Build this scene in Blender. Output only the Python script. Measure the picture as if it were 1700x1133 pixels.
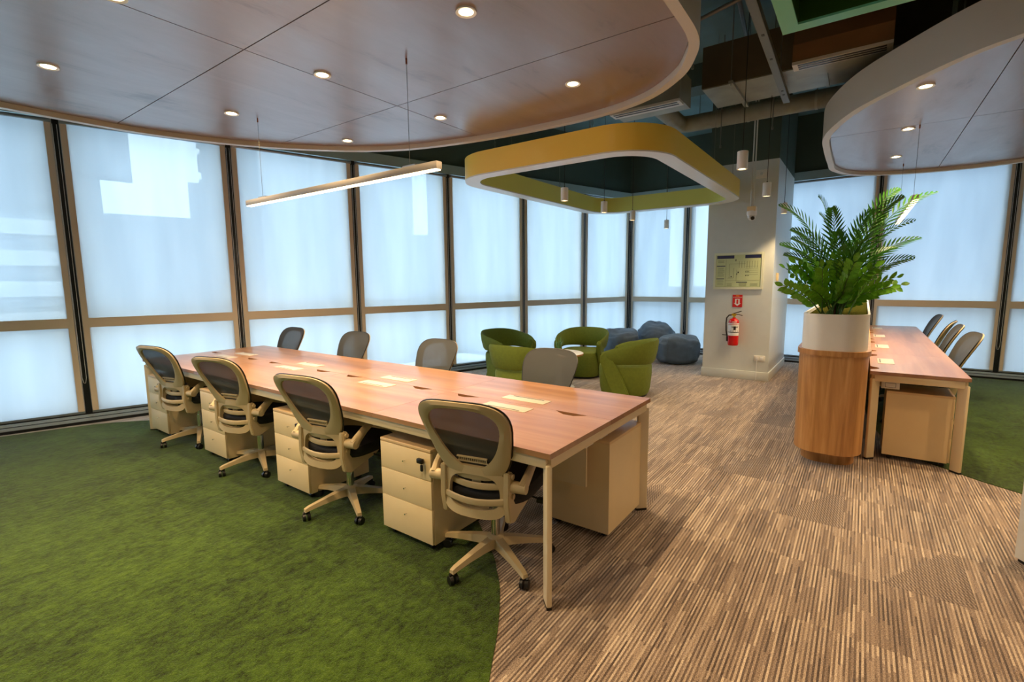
import bpy, bmesh, math, random
from mathutils import Vector, Matrix, noise
random.seed(11)
PI = math.pi
for o in list(bpy.data.objects): bpy.data.objects.remove(o, do_unlink=True)
SC = bpy.context.scene
COL = SC.collection

# ------------------------------------------------------------------ camera
CAM = Vector((-1.7507, -1.0650, 1.5054)); F_PX = 804.6
YAW, PIT, ROL = 0.6259, -0.1231, -0.0088
fw = Vector((math.cos(YAW)*math.cos(PIT), math.sin(YAW)*math.cos(PIT), math.sin(PIT)))
rt = Vector((math.sin(YAW), -math.cos(YAW), 0)); up = rt.cross(fw)
r2 = rt*math.cos(ROL)+up*math.sin(ROL); u2 = -rt*math.sin(ROL)+up*math.cos(ROL)
cd = bpy.data.cameras.new('camera'); cd.sensor_width = 36; cd.lens = F_PX*36/1700
cd.clip_start = 0.02; cd.clip_end = 400
cam = bpy.data.objects.new('camera', cd); COL.objects.link(cam)
cam.matrix_world = Matrix(((r2.x, u2.x, -fw.x, CAM.x), (r2.y, u2.y, -fw.y, CAM.y), (r2.z, u2.z, -fw.z, CAM.z), (0, 0, 0, 1)))
SC.camera = cam

# ------------------------------------------------------------------ world and exposure
SKY = 3.95
W = bpy.data.worlds.new('sky'); SC.world = W; W.use_nodes = True
bg = W.node_tree.nodes['Background']
bg.inputs[0].default_value = (0.79, 0.89, 1.0, 1); bg.inputs[1].default_value = SKY
SC.view_settings.view_transform = 'Standard'; SC.view_settings.look = 'None'
SC.view_settings.gamma = 1; SC.view_settings.use_curve_mapping = False
SC.view_settings.exposure = 0.6
DOWN_W = 40.0      # watts of a recessed downlight
PEND_W = 18.0      # watts of a cylinder pendant
LIN_W = 20.0       # linear pendant
WARM = (1.0, 0.70, 0.38)
WARM2 = (1.0, 0.74, 0.45)

# ------------------------------------------------------------------ materials
def lin(c):
    return tuple(((v/255)/12.92 if v/255 <= .04045 else ((v/255+.055)/1.055)**2.4) for v in c)
MATS = {}
def mat(name, rgb, rough=.5, metal=0., spec=.5, var=0., scale=8., bump=0., bscale=60., coat=0.):
    if name in MATS: return MATS[name]
    m = bpy.data.materials.new(name); m.use_nodes = True; nt = m.node_tree; b = nt.nodes['Principled BSDF']
    c = lin(rgb)
    b.inputs['Base Color'].default_value = (*c, 1); b.inputs['Roughness'].default_value = rough
    b.inputs['Metallic'].default_value = metal; b.inputs['Specular IOR Level'].default_value = spec
    if coat: b.inputs['Coat Weight'].default_value = coat; b.inputs['Coat Roughness'].default_value = .1
    tc = nt.nodes.new('ShaderNodeTexCoord')
    if var > 0:
        n = nt.nodes.new('ShaderNodeTexNoise'); n.inputs['Scale'].default_value = scale; n.inputs['Detail'].default_value = 3
        r = nt.nodes.new('ShaderNodeValToRGB')
        r.color_ramp.elements[0].position = .3; r.color_ramp.elements[1].position = .7
        r.color_ramp.elements[0].color = (*[v*(1-var) for v in c], 1); r.color_ramp.elements[1].color = (*[min(1, v*(1+var)) for v in c], 1)
        nt.links.new(tc.outputs['Object'], n.inputs['Vector']); nt.links.new(n.outputs['Fac'], r.inputs['Fac'])
        nt.links.new(r.outputs['Color'], b.inputs['Base Color'])
    if bump > 0:
        n2 = nt.nodes.new('ShaderNodeTexNoise'); n2.inputs['Scale'].default_value = bscale; n2.inputs['Detail'].default_value = 2
        bp = nt.nodes.new('ShaderNodeBump'); bp.inputs['Strength'].default_value = bump; bp.inputs['Distance'].default_value = .01
        nt.links.new(tc.outputs['Object'], n2.inputs['Vector']); nt.links.new(n2.outputs['Fac'], bp.inputs['Height'])
        nt.links.new(bp.outputs['Normal'], b.inputs['Normal'])
    MATS[name] = m; return m
def N(nt, t, **k):
    n = nt.nodes.new(t)
    for a, v in k.items(): setattr(n, a, v)
    return n
def mth(nt, op, a, b=None):
    n = nt.nodes.new('ShaderNodeMath'); n.operation = op
    for i, v in enumerate((a, b)):
        if v is None: continue
        if hasattr(v, 'links') or hasattr(v, 'is_linked'): nt.links.new(v, n.inputs[i])
        else: n.inputs[i].default_value = v
    return n.outputs[0]
def ramp(nt, fac, stops, interp='LINEAR'):
    r = nt.nodes.new('ShaderNodeValToRGB'); r.color_ramp.interpolation = interp
    e = r.color_ramp.elements
    while len(e) < len(stops): e.new(.5)
    for i, (p, c) in enumerate(stops): e[i].position = p; e[i].color = (*lin(c), 1)
    nt.links.new(fac, r.inputs['Fac']); return r.outputs['Color']
def wood(name, dark, mid, light, axis, rough, spec=.5, fine=9., coat=0., swirl=.6, coords='Object', ior=1.5):
    if name in MATS: return MATS[name]
    m = bpy.data.materials.new(name); m.use_nodes = True; nt = m.node_tree; b = nt.nodes['Principled BSDF']
    tc = N(nt, 'ShaderNodeTexCoord'); mp = N(nt, 'ShaderNodeMapping')
    sc = [1, 1, 1]; sc[axis] = .06 if axis < 3 else 1
    mp.inputs['Scale'].default_value = sc
    oi = N(nt, 'ShaderNodeObjectInfo')
    nt.links.new(tc.outputs[coords], mp.inputs['Vector'])
    n = N(nt, 'ShaderNodeTexNoise', noise_dimensions='4D'); n.inputs['Scale'].default_value = fine; n.inputs['Detail'].default_value = 6
    n.inputs['Roughness'].default_value = .62; n.inputs['Distortion'].default_value = swirl
    nt.links.new(mp.outputs[0], n.inputs['Vector']); nt.links.new(mth(nt, 'MULTIPLY', oi.outputs['Random'], 20.), n.inputs['W'])
    c = ramp(nt, n.outputs['Fac'], [(.25, dark), (.5, mid), (.75, light)])
    nt.links.new(c, b.inputs['Base Color'])
    b.inputs['Roughness'].default_value = rough; b.inputs['Specular IOR Level'].default_value = spec; b.inputs['IOR'].default_value = ior
    if coat: b.inputs['Coat Weight'].default_value = coat; b.inputs['Coat Roughness'].default_value = rough
    MATS[name] = m; return m
def emit(name, rgb, s):
    if name in MATS: return MATS[name]
    m = bpy.data.materials.new(name); m.use_nodes = True; nt = m.node_tree; nt.nodes.clear()
    e = N(nt, 'ShaderNodeEmission'); e.inputs[0].default_value = (*rgb, 1); e.inputs[1].default_value = s
    o = N(nt, 'ShaderNodeOutputMaterial'); nt.links.new(e.outputs[0], o.inputs[0]); MATS[name] = m; return m

def m_blind():
    m = bpy.data.materials.new('blind_fabric'); m.use_nodes = True; nt = m.node_tree; nt.nodes.clear()
    o = N(nt, 'ShaderNodeOutputMaterial'); tc = N(nt, 'ShaderNodeTexCoord')
    mp = N(nt, 'ShaderNodeMapping'); mp.inputs['Scale'].default_value = (1.5, 1.5, .25)
    n = N(nt, 'ShaderNodeTexNoise'); n.inputs['Scale'].default_value = 3
    nt.links.new(tc.outputs['Object'], mp.inputs[0]); nt.links.new(mp.outputs[0], n.inputs['Vector'])
    c = ramp(nt, n.outputs['Fac'], [(.3, (214, 222, 230)), (.7, (226, 233, 240))])
    t = N(nt, 'ShaderNodeBsdfTransparent'); t.inputs[0].default_value = (1, 1, 1, 1)
    tl = N(nt, 'ShaderNodeBsdfTranslucent'); d = N(nt, 'ShaderNodeBsdfDiffuse')
    nt.links.new(c, tl.inputs[0]); nt.links.new(c, d.inputs[0])
    a = N(nt, 'ShaderNodeMixShader'); a.inputs[0].default_value = .52
    nt.links.new(tl.outputs[0], a.inputs[1]); nt.links.new(d.outputs[0], a.inputs[2])
    b = N(nt, 'ShaderNodeMixShader'); b.inputs[0].default_value = .68
    nt.links.new(t.outputs[0], b.inputs[1]); nt.links.new(a.outputs[0], b.inputs[2])
    nt.links.new(b.outputs[0], o.inputs[0]); return m
def m_glass():
    m = bpy.data.materials.new('window_glass'); m.use_nodes = True; nt = m.node_tree; nt.nodes.clear()
    o = N(nt, 'ShaderNodeOutputMaterial'); t = N(nt, 'ShaderNodeBsdfTransparent'); t.inputs[0].default_value = (.86, .95, .97, 1)
    g = N(nt, 'ShaderNodeBsdfGlossy'); g.inputs['Roughness'].default_value = .03
    x = N(nt, 'ShaderNodeMixShader'); x.inputs[0].default_value = .06
    nt.links.new(t.outputs[0], x.inputs[1]); nt.links.new(g.outputs[0], x.inputs[2]); nt.links.new(x.outputs[0], o.inputs[0]); return m
def m_mesh():
    m = bpy.data.materials.new('chair_mesh'); m.use_nodes = True; nt = m.node_tree; b = nt.nodes['Principled BSDF']
    b.inputs['Base Color'].default_value = (*lin((58, 60, 60)), 1); b.inputs['Roughness'].default_value = .75
    o = nt.nodes['Material Output']; t = N(nt, 'ShaderNodeBsdfTransparent')
    x = N(nt, 'ShaderNodeMixShader')
    x.inputs[0].default_value = .93
    nt.links.new(t.outputs[0], x.inputs[1]); nt.links.new(b.outputs[0], x.inputs[2]); nt.links.new(x.outputs[0], o.inputs[0]); return m
def m_carpet_stripe():
    m = bpy.data.materials.new('striped_carpet'); m.use_nodes = True; nt = m.node_tree; b = nt.nodes['Principled BSDF']
    tc = N(nt, 'ShaderNodeTexCoord'); oi = N(nt, 'ShaderNodeObjectInfo')
    sp = N(nt, 'ShaderNodeSeparateXYZ'); nt.links.new(tc.outputs['Object'], sp.inputs[0])
    rnd = oi.outputs['Random']; r100 = mth(nt, 'MULTIPLY', rnd, 913.)
    x, y = sp.outputs[0], sp.outputs[1]
    # hatched wedge: in some tiles the stripes lean over inside a triangle
    wedge = mth(nt, 'MULTIPLY', mth(nt, 'LESS_THAN', mth(nt, 'ADD', mth(nt, 'MULTIPLY', x, .55), y), -.05), mth(nt, 'GREATER_THAN', mth(nt, 'FRACT', mth(nt, 'MULTIPLY', rnd, 7.3)), .78))
    seg = mth(nt, 'FLOOR', mth(nt, 'MULTIPLY', x, 5.5))
    j = N(nt, 'ShaderNodeTexWhiteNoise', noise_dimensions='2D')
    def wn(a, bb):
        w = N(nt, 'ShaderNodeTexWhiteNoise', noise_dimensions='3D'); cx = N(nt, 'ShaderNodeCombineXYZ')
        for i, v in enumerate((a, bb, r100)):
            nt.links.new(v, cx.inputs[i])
        nt.links.new(cx.outputs[0], w.inputs['Vector']); return w.outputs['Value']
    yi = mth(nt, 'FLOOR', mth(nt, 'MULTIPLY', y, 120.))           # ~8 mm stripes
    zero = mth(nt, 'MULTIPLY', yi, 0.)
    shift = mth(nt, 'MULTIPLY', wn(yi, zero), 4.)
    xs = mth(nt, 'FLOOR', mth(nt, 'ADD', mth(nt, 'MULTIPLY', x, 4.5), shift))
    v1 = wn(yi, xs)
    yb = mth(nt, 'FLOOR', mth(nt, 'MULTIPLY', y, 22.)); vb = wn(yb, zero)
    alt = mth(nt, 'MODULO', mth(nt, 'ABSOLUTE', yi), 2.)
    n1 = N(nt, 'ShaderNodeTexNoise'); n1.inputs['Scale'].default_value = 1.1; n1.inputs['Detail'].default_value = 2
    geo = N(nt, 'ShaderNodeNewGeometry'); nt.links.new(geo.outputs['Position'], n1.inputs['Vector'])
    val = mth(nt, 'ADD', mth(nt, 'ADD', mth(nt, 'MULTIPLY', v1, .34), mth(nt, 'MULTIPLY', vb, .16)), mth(nt, 'MULTIPLY', alt, .30))
    fx = N(nt, 'ShaderNodeTexNoise'); fx.inputs['Scale'].default_value = 190; fx.inputs['Detail'].default_value = 1
    nt.links.new(tc.outputs['Object'], fx.inputs['Vector'])
    fl = mth(nt, 'MULTIPLY', mth(nt, 'SUBTRACT', fx.outputs['Fac'], .5), .75)
    def wave(rot, sc):
        w = N(nt, 'ShaderNodeTexWave'); w.inputs['Scale'].default_value = sc; mpc = N(nt, 'ShaderNodeMapping'); mpc.inputs['Rotation'].default_value = (0, 0, rot)
        nt.links.new(tc.outputs['Object'], mpc.inputs[0]); nt.links.new(mpc.outputs[0], w.inputs['Vector']); return w.outputs['Fac']
    hatch = mth(nt, 'ADD', mth(nt, 'MULTIPLY', mth(nt, 'MULTIPLY', wave(.0, 30.), wave(1.2, 22.)), .55), mth(nt, 'MULTIPLY', alt, .18))
    keep = mth(nt, 'SUBTRACT', 1., wedge)
    mix = mth(nt, 'ADD', mth(nt, 'ADD', mth(nt, 'MULTIPLY', val, keep), mth(nt, 'MULTIPLY', wedge, mth(nt, 'ADD', hatch, mth(nt, 'MULTIPLY', vb, .12)))), fl)
    mix = mth(nt, 'ADD', mix, mth(nt, 'MULTIPLY', mth(nt, 'SUBTRACT', n1.outputs['Fac'], .5), .25))
    c = ramp(nt, mix, [(.02, (62, 48, 40)), (.3, (118, 100, 86)), (.55, (170, 151, 132)), (.88, (224, 208, 184))])
    nt.links.new(c, b.inputs['Base Color']); b.inputs['Roughness'].default_value = .95; b.inputs['Specular IOR Level'].default_value = .1; b.inputs['Sheen Weight'].default_value = .6; b.inputs['Sheen Roughness'].default_value = .45
    bp = N(nt, 'ShaderNodeBump'); bp.inputs['Strength'].default_value = .5; bp.inputs['Distance'].default_value = .004
    nt.links.new(mix, bp.inputs['Height']); nt.links.new(bp.outputs[0], b.inputs['Normal'])
    return m
def m_carpet_green():
    m = bpy.data.materials.new('moss_carpet'); m.use_nodes = True; nt = m.node_tree; b = nt.nodes['Principled BSDF']
    tc = N(nt, 'ShaderNodeTexCoord')
    def no(scale, det, sx=1., sy=1., rough=.6, dist=0.):
        mp = N(nt, 'ShaderNodeMapping'); mp.inputs['Scale'].default_value = (sx, sy, 1)
        n = N(nt, 'ShaderNodeTexNoise'); n.inputs['Scale'].default_value = scale; n.inputs['Detail'].default_value = det; n.inputs['Roughness'].default_value = rough
        n.inputs['Distortion'].default_value = dist
        nt.links.new(tc.outputs['Object'], mp.inputs[0]); nt.links.new(mp.outputs[0], n.inputs['Vector']); return n.outputs['Fac']
    a = no(5, 6, 1., 1.3, .7, .3); f = no(170, 2); g = no(1.3, 2); h = no(26, 4, .8, 1.2, .7)
    v = mth(nt, 'ADD', mth(nt, 'ADD', mth(nt, 'MULTIPLY', a, .55), mth(nt, 'MULTIPLY', mth(nt, 'ADD', mth(nt, 'MULTIPLY', mth(nt, 'SUBTRACT', f, .5), 1.7), .5), .45)), mth(nt, 'MULTIPLY', mth(nt, 'SUBTRACT', g, .5), .35))
    v = mth(nt, 'ADD', v, mth(nt, 'MULTIPLY', mth(nt, 'SUBTRACT', h, .5), .9))
    c = ramp(nt, v, [(.22, (22, 30, 12)), (.41, (46, 62, 20)), (.55, (58, 80, 24)), (.85, (80, 102, 34))])
    nt.links.new(c, b.inputs['Base Color']); b.inputs['Roughness'].default_value = 1; b.inputs['Specular IOR Level'].default_value = .05; b.inputs['Sheen Weight'].default_value = .22; b.inputs['Sheen Roughness'].default_value = .4
    bp = N(nt, 'ShaderNodeBump'); bp.inputs['Strength'].default_value = .8; bp.inputs['Distance'].default_value = .008
    nt.links.new(v, bp.inputs['Height']); nt.links.new(bp.outputs[0], b.inputs['Normal'])
    return m
def m_canopy():
    m = bpy.data.materials.new('canopy_laminate'); m.use_nodes = True; nt = m.node_tree; b = nt.nodes['Principled BSDF']
    tc = N(nt, 'ShaderNodeTexCoord'); mp = N(nt, 'ShaderNodeMapping'); mp.inputs['Scale'].default_value = (.35, 1.4, 1)
    n = N(nt, 'ShaderNodeTexNoise'); n.inputs['Scale'].default_value = 2.6; n.inputs['Detail'].default_value = 8; n.inputs['Roughness'].default_value = .68; n.inputs['Distortion'].default_value = .6
    nt.links.new(tc.outputs['Object'], mp.inputs[0]); nt.links.new(mp.outputs[0], n.inputs['Vector'])
    c = ramp(nt, n.outputs['Fac'], [(.3, (84, 60, 50)), (.42, (132, 104, 90)), (.6, (140, 112, 98)), (.8, (158, 132, 118))])
    nt.links.new(c, b.inputs['Base Color'])
    r = N(nt, 'ShaderNodeMapRange'); r.inputs['To Min'].default_value = .42; r.inputs['To Max'].default_value = .28
    r.inputs['From Min'].default_value = .3; r.inputs['From Max'].default_value = .6
    nt.links.new(n.outputs['Fac'], r.inputs['Value']); nt.links.new(r.outputs[0], b.inputs['Roughness'])
    b.inputs['Specular IOR Level'].default_value = .5; b.inputs['IOR'].default_value = 3.3
    return m

BLIND = m_blind(); GLASS = m_glass(); MESH = m_mesh(); CSTR = m_carpet_stripe(); CGRN = m_carpet_green(); CLAM = m_canopy()
M_WHITE = mat('white_paint', (232, 230, 222), .45, var=.02)
M_COL = mat('column_plaster', (212, 218, 216), .5, var=.02)
M_GREENWALL = mat('dark_green_wall', (66, 84, 76), .6, var=.05, scale=2)
M_SLAB = mat('dark_slab', (96, 124, 126), .8, var=.15, scale=2)
M_DARK = mat('dark_aluminium', (34, 38, 42), .35, .3)
M_ALU = mat('pale_aluminium', (150, 158, 166), .3, .6)
M_FRAMESIL = mat('frame_silhouette_taupe', (222, 204, 180), .5)  # tone of the window frame as it shows through the blind
M_SILL = mat('sill_metal', (176, 192, 206), .3, .3)
M_FRAME = mat('taupe_frame', (246, 222, 192), .5)
M_PEL = mat('pelmet_paint', (150, 172, 172), .5)
M_LAM = mat('cream_laminate', (238, 214, 166), .42, var=.02)
M_LAMTOP = mat('cream_laminate_top', (226, 194, 146), .42)
M_STEEL = mat('cream_steel', (232, 214, 176), .38)
M_CHAIR = mat('beige_plastic', (198, 178, 138), .42, bump=.05, bscale=300)
M_BLACK = mat('black_fabric', (24, 24, 27), .8, bump=.3, bscale=400)
M_BLKP = mat('black_plastic', (20, 20, 21), .4)
M_CHROME = mat('chrome', (210, 210, 205), .15, 1.)
M_GRNFAB = mat('green_wool', (102, 118, 34), .8, var=.08, scale=30, bump=.25, bscale=300)
M_BEAN = mat('slate_fabric', (92, 108, 124), .75, var=.12, scale=9, bump=.3, bscale=200)
M_YEL = mat('yellow_lacquer', (252, 218, 92), .3, spec=.6)
M_YELTEAL = mat('yellow_teal_lit', (222, 226, 122), .35)  # inner ring face: teal light mixed into the yellow lacquer colour
M_RINGBOT = mat('ring_white', (226, 228, 222), .35)
M_GRING = mat('green_lacquer', (36, 74, 12), .4)
M_GRINGB = mat('mint_lacquer', (110, 190, 150), .3)
M_RIM = mat('rim_paint', (206, 202, 192), .45)
M_DUCT = mat('galvanised_duct', (150, 150, 136), .45, .35, var=.15, scale=5)
M_DUCTD = mat('brown_duct', (84, 74, 56), .6, var=.15, scale=3)
M_FCU = mat('brown_casing', (128, 92, 56), .5, var=.1, scale=4)
M_FLEX = mat('flex_foil', (150, 124, 92), .35, .5, bump=1., bscale=40)
M_ROD = mat('rod_steel', (120, 122, 118), .4, .5)
M_RED = mat('red_enamel', (204, 14, 22), .25, coat=.5)
M_REDS = mat('red_sign', (208, 24, 26), .4)
M_WHT = mat('white_label', (236, 236, 236), .5)
M_BRASS = mat('brass', (210, 170, 40), .3, .6)
M_PALM = mat('palm_green', (66, 130, 36), .4, var=.3, scale=14)
M_ZZ = mat('zz_green', (112, 176, 44), .3, var=.25, scale=10)
M_STEM = mat('stem_green', (84, 120, 52), .5)
M_SOIL = mat('moss_soil', (58, 60, 24), 1., spec=0., var=.5, scale=60, bump=1., bscale=80)
W_DESKY = wood('desk_wood_long', (140, 94, 60), (168, 120, 82), (190, 146, 106), 1, .28, .5, 11, swirl=.3, ior=1.95)
W_DESKX = wood('desk_wood_right', (140, 94, 60), (168, 120, 82), (190, 146, 106), 0, .30, .5, 11, swirl=.3, ior=1.9)
W_EDGE = wood('desk_edge', (150, 78, 26), (176, 98, 36), (190, 112, 46), 1, .4)
W_PLANT = wood('oak_veneer', (146, 98, 54), (190, 138, 82), (222, 174, 116), 2, .36, .5, 15, swirl=.8)
E_WARM = emit('lamp_warm', (1.0, .70, .34), 9.)
E_WARM2 = emit('lamp_linear', (1.0, .80, .50), 3.6)
E_CORE = emit('lamp_core', (1.0, .86, .6), 22.)

# ------------------------------------------------------------------ mesh helpers
def bm_new(): return bmesh.new()
def box(bm, lo, hi, M=None, bev=0.):
    x0, y0, z0 = lo; x1, y1, z1 = hi
    v = [bm.verts.new(p) for p in ((x0, y0, z0), (x1, y0, z0), (x1, y1, z0), (x0, y1, z0), (x0, y0, z1), (x1, y0, z1), (x1, y1, z1), (x0, y1, z1))]
    f = [bm.faces.new([v[i] for i in q]) for q in ((3, 2, 1, 0), (4, 5, 6, 7), (0, 1, 5, 4), (1, 2, 6, 5), (2, 3, 7, 6), (3, 0, 4, 7))]
    if bev > 0:
        es = list({e for q in f for e in q.edges})
        r = bmesh.ops.bevel(bm, geom=es, offset=bev, segments=2, affect='EDGES', profile=.5)
        v = list({w for q in r['faces'] for w in q.verts} | {w for w in v if w.is_valid})
    if M is not None:
        for w in v: w.co = M @ w.co
    return v
def prism(bm, pts, z0, z1, M=None):
    """closed outline pts (x,y) extruded z0..z1"""
    a = [bm.verts.new((p[0], p[1], z0)) for p in pts]; b = [bm.verts.new((p[0], p[1], z1)) for p in pts]
    n = len(pts)
    area = sum(pts[i][0]*pts[(i+1) % n][1]-pts[(i+1) % n][0]*pts[i][1] for i in range(n))
    if area < 0: a.reverse(); b.reverse()
    bm.faces.new(list(reversed(a))); bm.faces.new(b)
    for i in range(n): bm.faces.new((a[i], a[(i+1) % n], b[(i+1) % n], b[i]))
    if M is not None:
        for w in a+b: w.co = M @ w.co
def cyl(bm, p0, p1, r0, r1=None, n=16, cap=True):
    p0, p1 = Vector(p0), Vector(p1); r1 = r0 if r1 is None else r1
    d = (p1-p0).normalized(); a = d.orthogonal().normalized(); b = d.cross(a)
    R = []
    for p, r in ((p0, r0), (p1, r1)):
        R.append([bm.verts.new(p+(a*math.cos(2*PI*i/n)+b*math.sin(2*PI*i/n))*r) for i in range(n)])
    for i in range(n): bm.faces.new((R[0][i], R[0][(i+1) % n], R[1][(i+1) % n], R[1][i]))
    if cap: bm.faces.new(list(reversed(R[0]))); bm.faces.new(R[1])
def tube(bm, pts, r, n=8, closed=False, flat=1., upv=None):
    P = [Vector(p) for p in pts]; rings = []; m = len(P); prev = None
    for i in range(m):
        if closed: t = P[(i+1) % m]-P[i-1]
        else: t = P[min(i+1, m-1)]-P[max(i-1, 0)]
        t.normalize()
        if upv is not None: a = Vector(upv); a = (a-t*a.dot(t)).normalized()
        elif prev is None: a = t.orthogonal().normalized()
        else: a = (prev-t*prev.dot(t)).normalized()
        prev = a; b = t.cross(a); rr = r[i] if isinstance(r, (list, tuple)) else r
        rings.append([bm.verts.new(P[i]+a*math.cos(2*PI*k/n)*rr+b*math.sin(2*PI*k/n)*rr*flat) for k in range(n)])
    for i in range(m if closed else m-1):
        A, B = rings[i], rings[(i+1) % m]
        for k in range(n): bm.faces.new((A[k], A[(k+1) % n], B[(k+1) % n], B[k]))
    if not closed: bm.faces.new(list(reversed(rings[0]))); bm.faces.new(rings[-1])
def lathe(bm, prof, c=(0, 0, 0), n=24, sx=1., sy=1., M=None):
    c = Vector(c); rings = []
    for r, z in prof:
        rings.append([bm.verts.new(c+Vector((r*sx*math.cos(2*PI*i/n), r*sy*math.sin(2*PI*i/n), z))) for i in range(n)] if r > 1e-6 else [bm.verts.new(c+Vector((0, 0, z)))])
    for A, B in zip(rings, rings[1:]):
        for i in range(n):
            if len(A) == 1 and len(B) == 1: continue
            if len(A) == 1: bm.faces.new((A[0], B[(i+1) % n], B[i]))
            elif len(B) == 1: bm.faces.new((A[i], A[(i+1) % n], B[0]))
            else: bm.faces.new((A[i], A[(i+1) % n], B[(i+1) % n], B[i]))
    if M is not None:
        for R in rings:
            for w in R: w.co = M @ w.co
def loft(bm, rings, closed_ring=True, cap=True):
    R = [[bm.verts.new(p) for p in r] for r in rings]; n = len(R[0])
    for A, B in zip(R, R[1:]):
        for i in range(n if closed_ring else n-1):
            bm.faces.new((A[i], A[(i+1) % n], B[(i+1) % n], B[i]))
    if cap and closed_ring: bm.faces.new(list(reversed(R[0]))); bm.faces.new(R[-1])
def obj(name, bm, m, parent=None, smooth=False, recalc=True, sub=0):
    if recalc: bmesh.ops.recalc_face_normals(bm, faces=bm.faces)
    me = bpy.data.meshes.new(name); bm.to_mesh(me); bm.free()
    ms = m if isinstance(m, (list, tuple)) else [m]
    for q in ms: me.materials.append(q)
    if smooth:
        for p in me.polygons: p.use_smooth = True
        try: me.set_sharp_from_angle(angle=math.radians(38))
        except Exception: pass
    o = bpy.data.objects.new(name, me); COL.objects.link(o)
    if parent: o.parent = parent
    if sub:
        s = o.modifiers.new('s', 'SUBSURF'); s.levels = sub; s.render_levels = sub
    return o
def tag(o, label=None, cat=None, group=None, kind=None):
    if label: o['label'] = label
    if cat: o['category'] = cat
    if group: o['group'] = group
    if kind: o['kind'] = kind
    return o
def thing(name, loc, rz=0, label=None, cat=None, group=None):
    o = bpy.data.objects.new(name, None); COL.objects.link(o); o.location = loc; o.rotation_euler = (0, 0, rz)
    o.empty_display_size = .1
    return tag(o, label, cat, group)
def copy_tree(o, parent=None):
    c = o.copy(); COL.objects.link(c)
    if parent: c.parent = parent
    for ch in list(o.children): copy_tree(ch, c)
    return c
def B(name, lo, hi, m, parent=None, bev=0., M=None):
    bm = bm_new(); box(bm, lo, hi, M, bev); return obj(name, bm, m, parent, smooth=bev > 0)
def catmull(P, k=10, closed=True):
    out = []; n = len(P)
    for i in range(n if closed else n-1):
        g = (lambda j: P[j % n]) if closed else (lambda j: P[max(0, min(n-1, j))])
        p0, p1, p2, p3 = g(i-1), g(i), g(i+1), g(i+2)
        for s in range(k):
            t = s/k
            out.append(tuple(.5*((2*p1[a])+(-p0[a]+p2[a])*t+(2*p0[a]-5*p1[a]+4*p2[a]-p3[a])*t*t+(-p0[a]+3*p1[a]-3*p2[a]+p3[a])*t**3) for a in range(2)))
    if not closed: out.append(tuple(P[-1]))
    return out
def inset(P, d):
    n = len(P); ar = sum(P[i][0]*P[(i+1) % n][1]-P[(i+1) % n][0]*P[i][1] for i in range(n)); s = 1 if ar > 0 else -1
    out = []
    for i in range(n):
        tx, ty = P[(i+1) % n][0]-P[i-1][0], P[(i+1) % n][1]-P[i-1][1]; L = math.hypot(tx, ty) or 1
        out.append((P[i][0]-s*ty/L*d, P[i][1]+s*tx/L*d))
    return out
def clip(P, x0, x1, y0, y1):
    def cut(P, f, ip):
        o = []
        for i in range(len(P)):
            a, b = P[i-1], P[i]
            if f(b):
                if not f(a): o.append(ip(a, b))
                o.append(b)
            elif f(a): o.append(ip(a, b))
        return o
    def ix(x): return lambda a, b: (x, a[1]+(b[1]-a[1])*(x-a[0])/(b[0]-a[0]))
    def iy(y): return lambda a, b: (a[0]+(b[0]-a[0])*(y-a[1])/(b[1]-a[1]), y)
    for f, ip in ((lambda p: p[0] >= x0, ix(x0)), (lambda p: p[0] <= x1, ix(x1)), (lambda p: p[1] >= y0, iy(y0)), (lambda p: p[1] <= y1, iy(y1))):
        if P: P = cut(P, f, ip)
    return P
def rrect(x0, x1, y0, y1, r, k=8):
    out = []
    for cx, cy, a0 in ((x1-r, y1-r, 0), (x0+r, y1-r, 90), (x0+r, y0+r, 180), (x1-r, y0+r, 270)):
        for i in range(k+1):
            a = math.radians(a0+90*i/k); out.append((cx+r*math.cos(a), cy+r*math.sin(a)))
    return out
def ringband(bm, outer, inner, z0, z1, mo=0, mi=0, mb=0):
    n = len(outer)
    V = [[bm.verts.new((p[0], p[1], z)) for p in P] for P, z in ((outer, z0), (outer, z1), (inner, z1), (inner, z0))]
    for q, mi_ in ((0, mo), (1, mb), (2, mi), (3, mb)):
        A, Bv = V[q], V[(q+1) % 4]
        for i in range(n):
            f = bm.faces.new((A[i], A[(i+1) % n], Bv[(i+1) % n], Bv[i])); f.material_index = mi_

# ------------------------------------------------------------------ structure: floor
nL = Vector((.29266, .95622)); dLw = 5.4445; tL = Vector((-nL.y, nL.x))
nR = Vector((.99928, -.0379)); dRw = 8.3006; tR = Vector((-nR.y, nR.x))
CORN = Vector((8.4247, 3.1153))
def Lp(s, off=0.): p = nL*(dLw+off)+tL*s; return p
def Rp(s, off=0.): p = nR*(dRw+off)+tR*s; return p
XW, YS, ZC = -5.6, -6.2, 4.3
tl = (XW, (dLw+.15-nL.x*XW)/nL.y)
floorpoly = [(XW, YS), (8.9, YS), tuple(Vector((8.58, 3.3))), tl]
bm = bm_new(); prism(bm, [(XW-.2, YS-.2), (9.2, YS-.2), (8.8, 3.45), (tl[0]-.2, tl[1]+.25)], -.2, -.006)
floor = tag(obj('floor', bm, mat('screed', (60, 55, 50), .9)), kind='structure')
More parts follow.
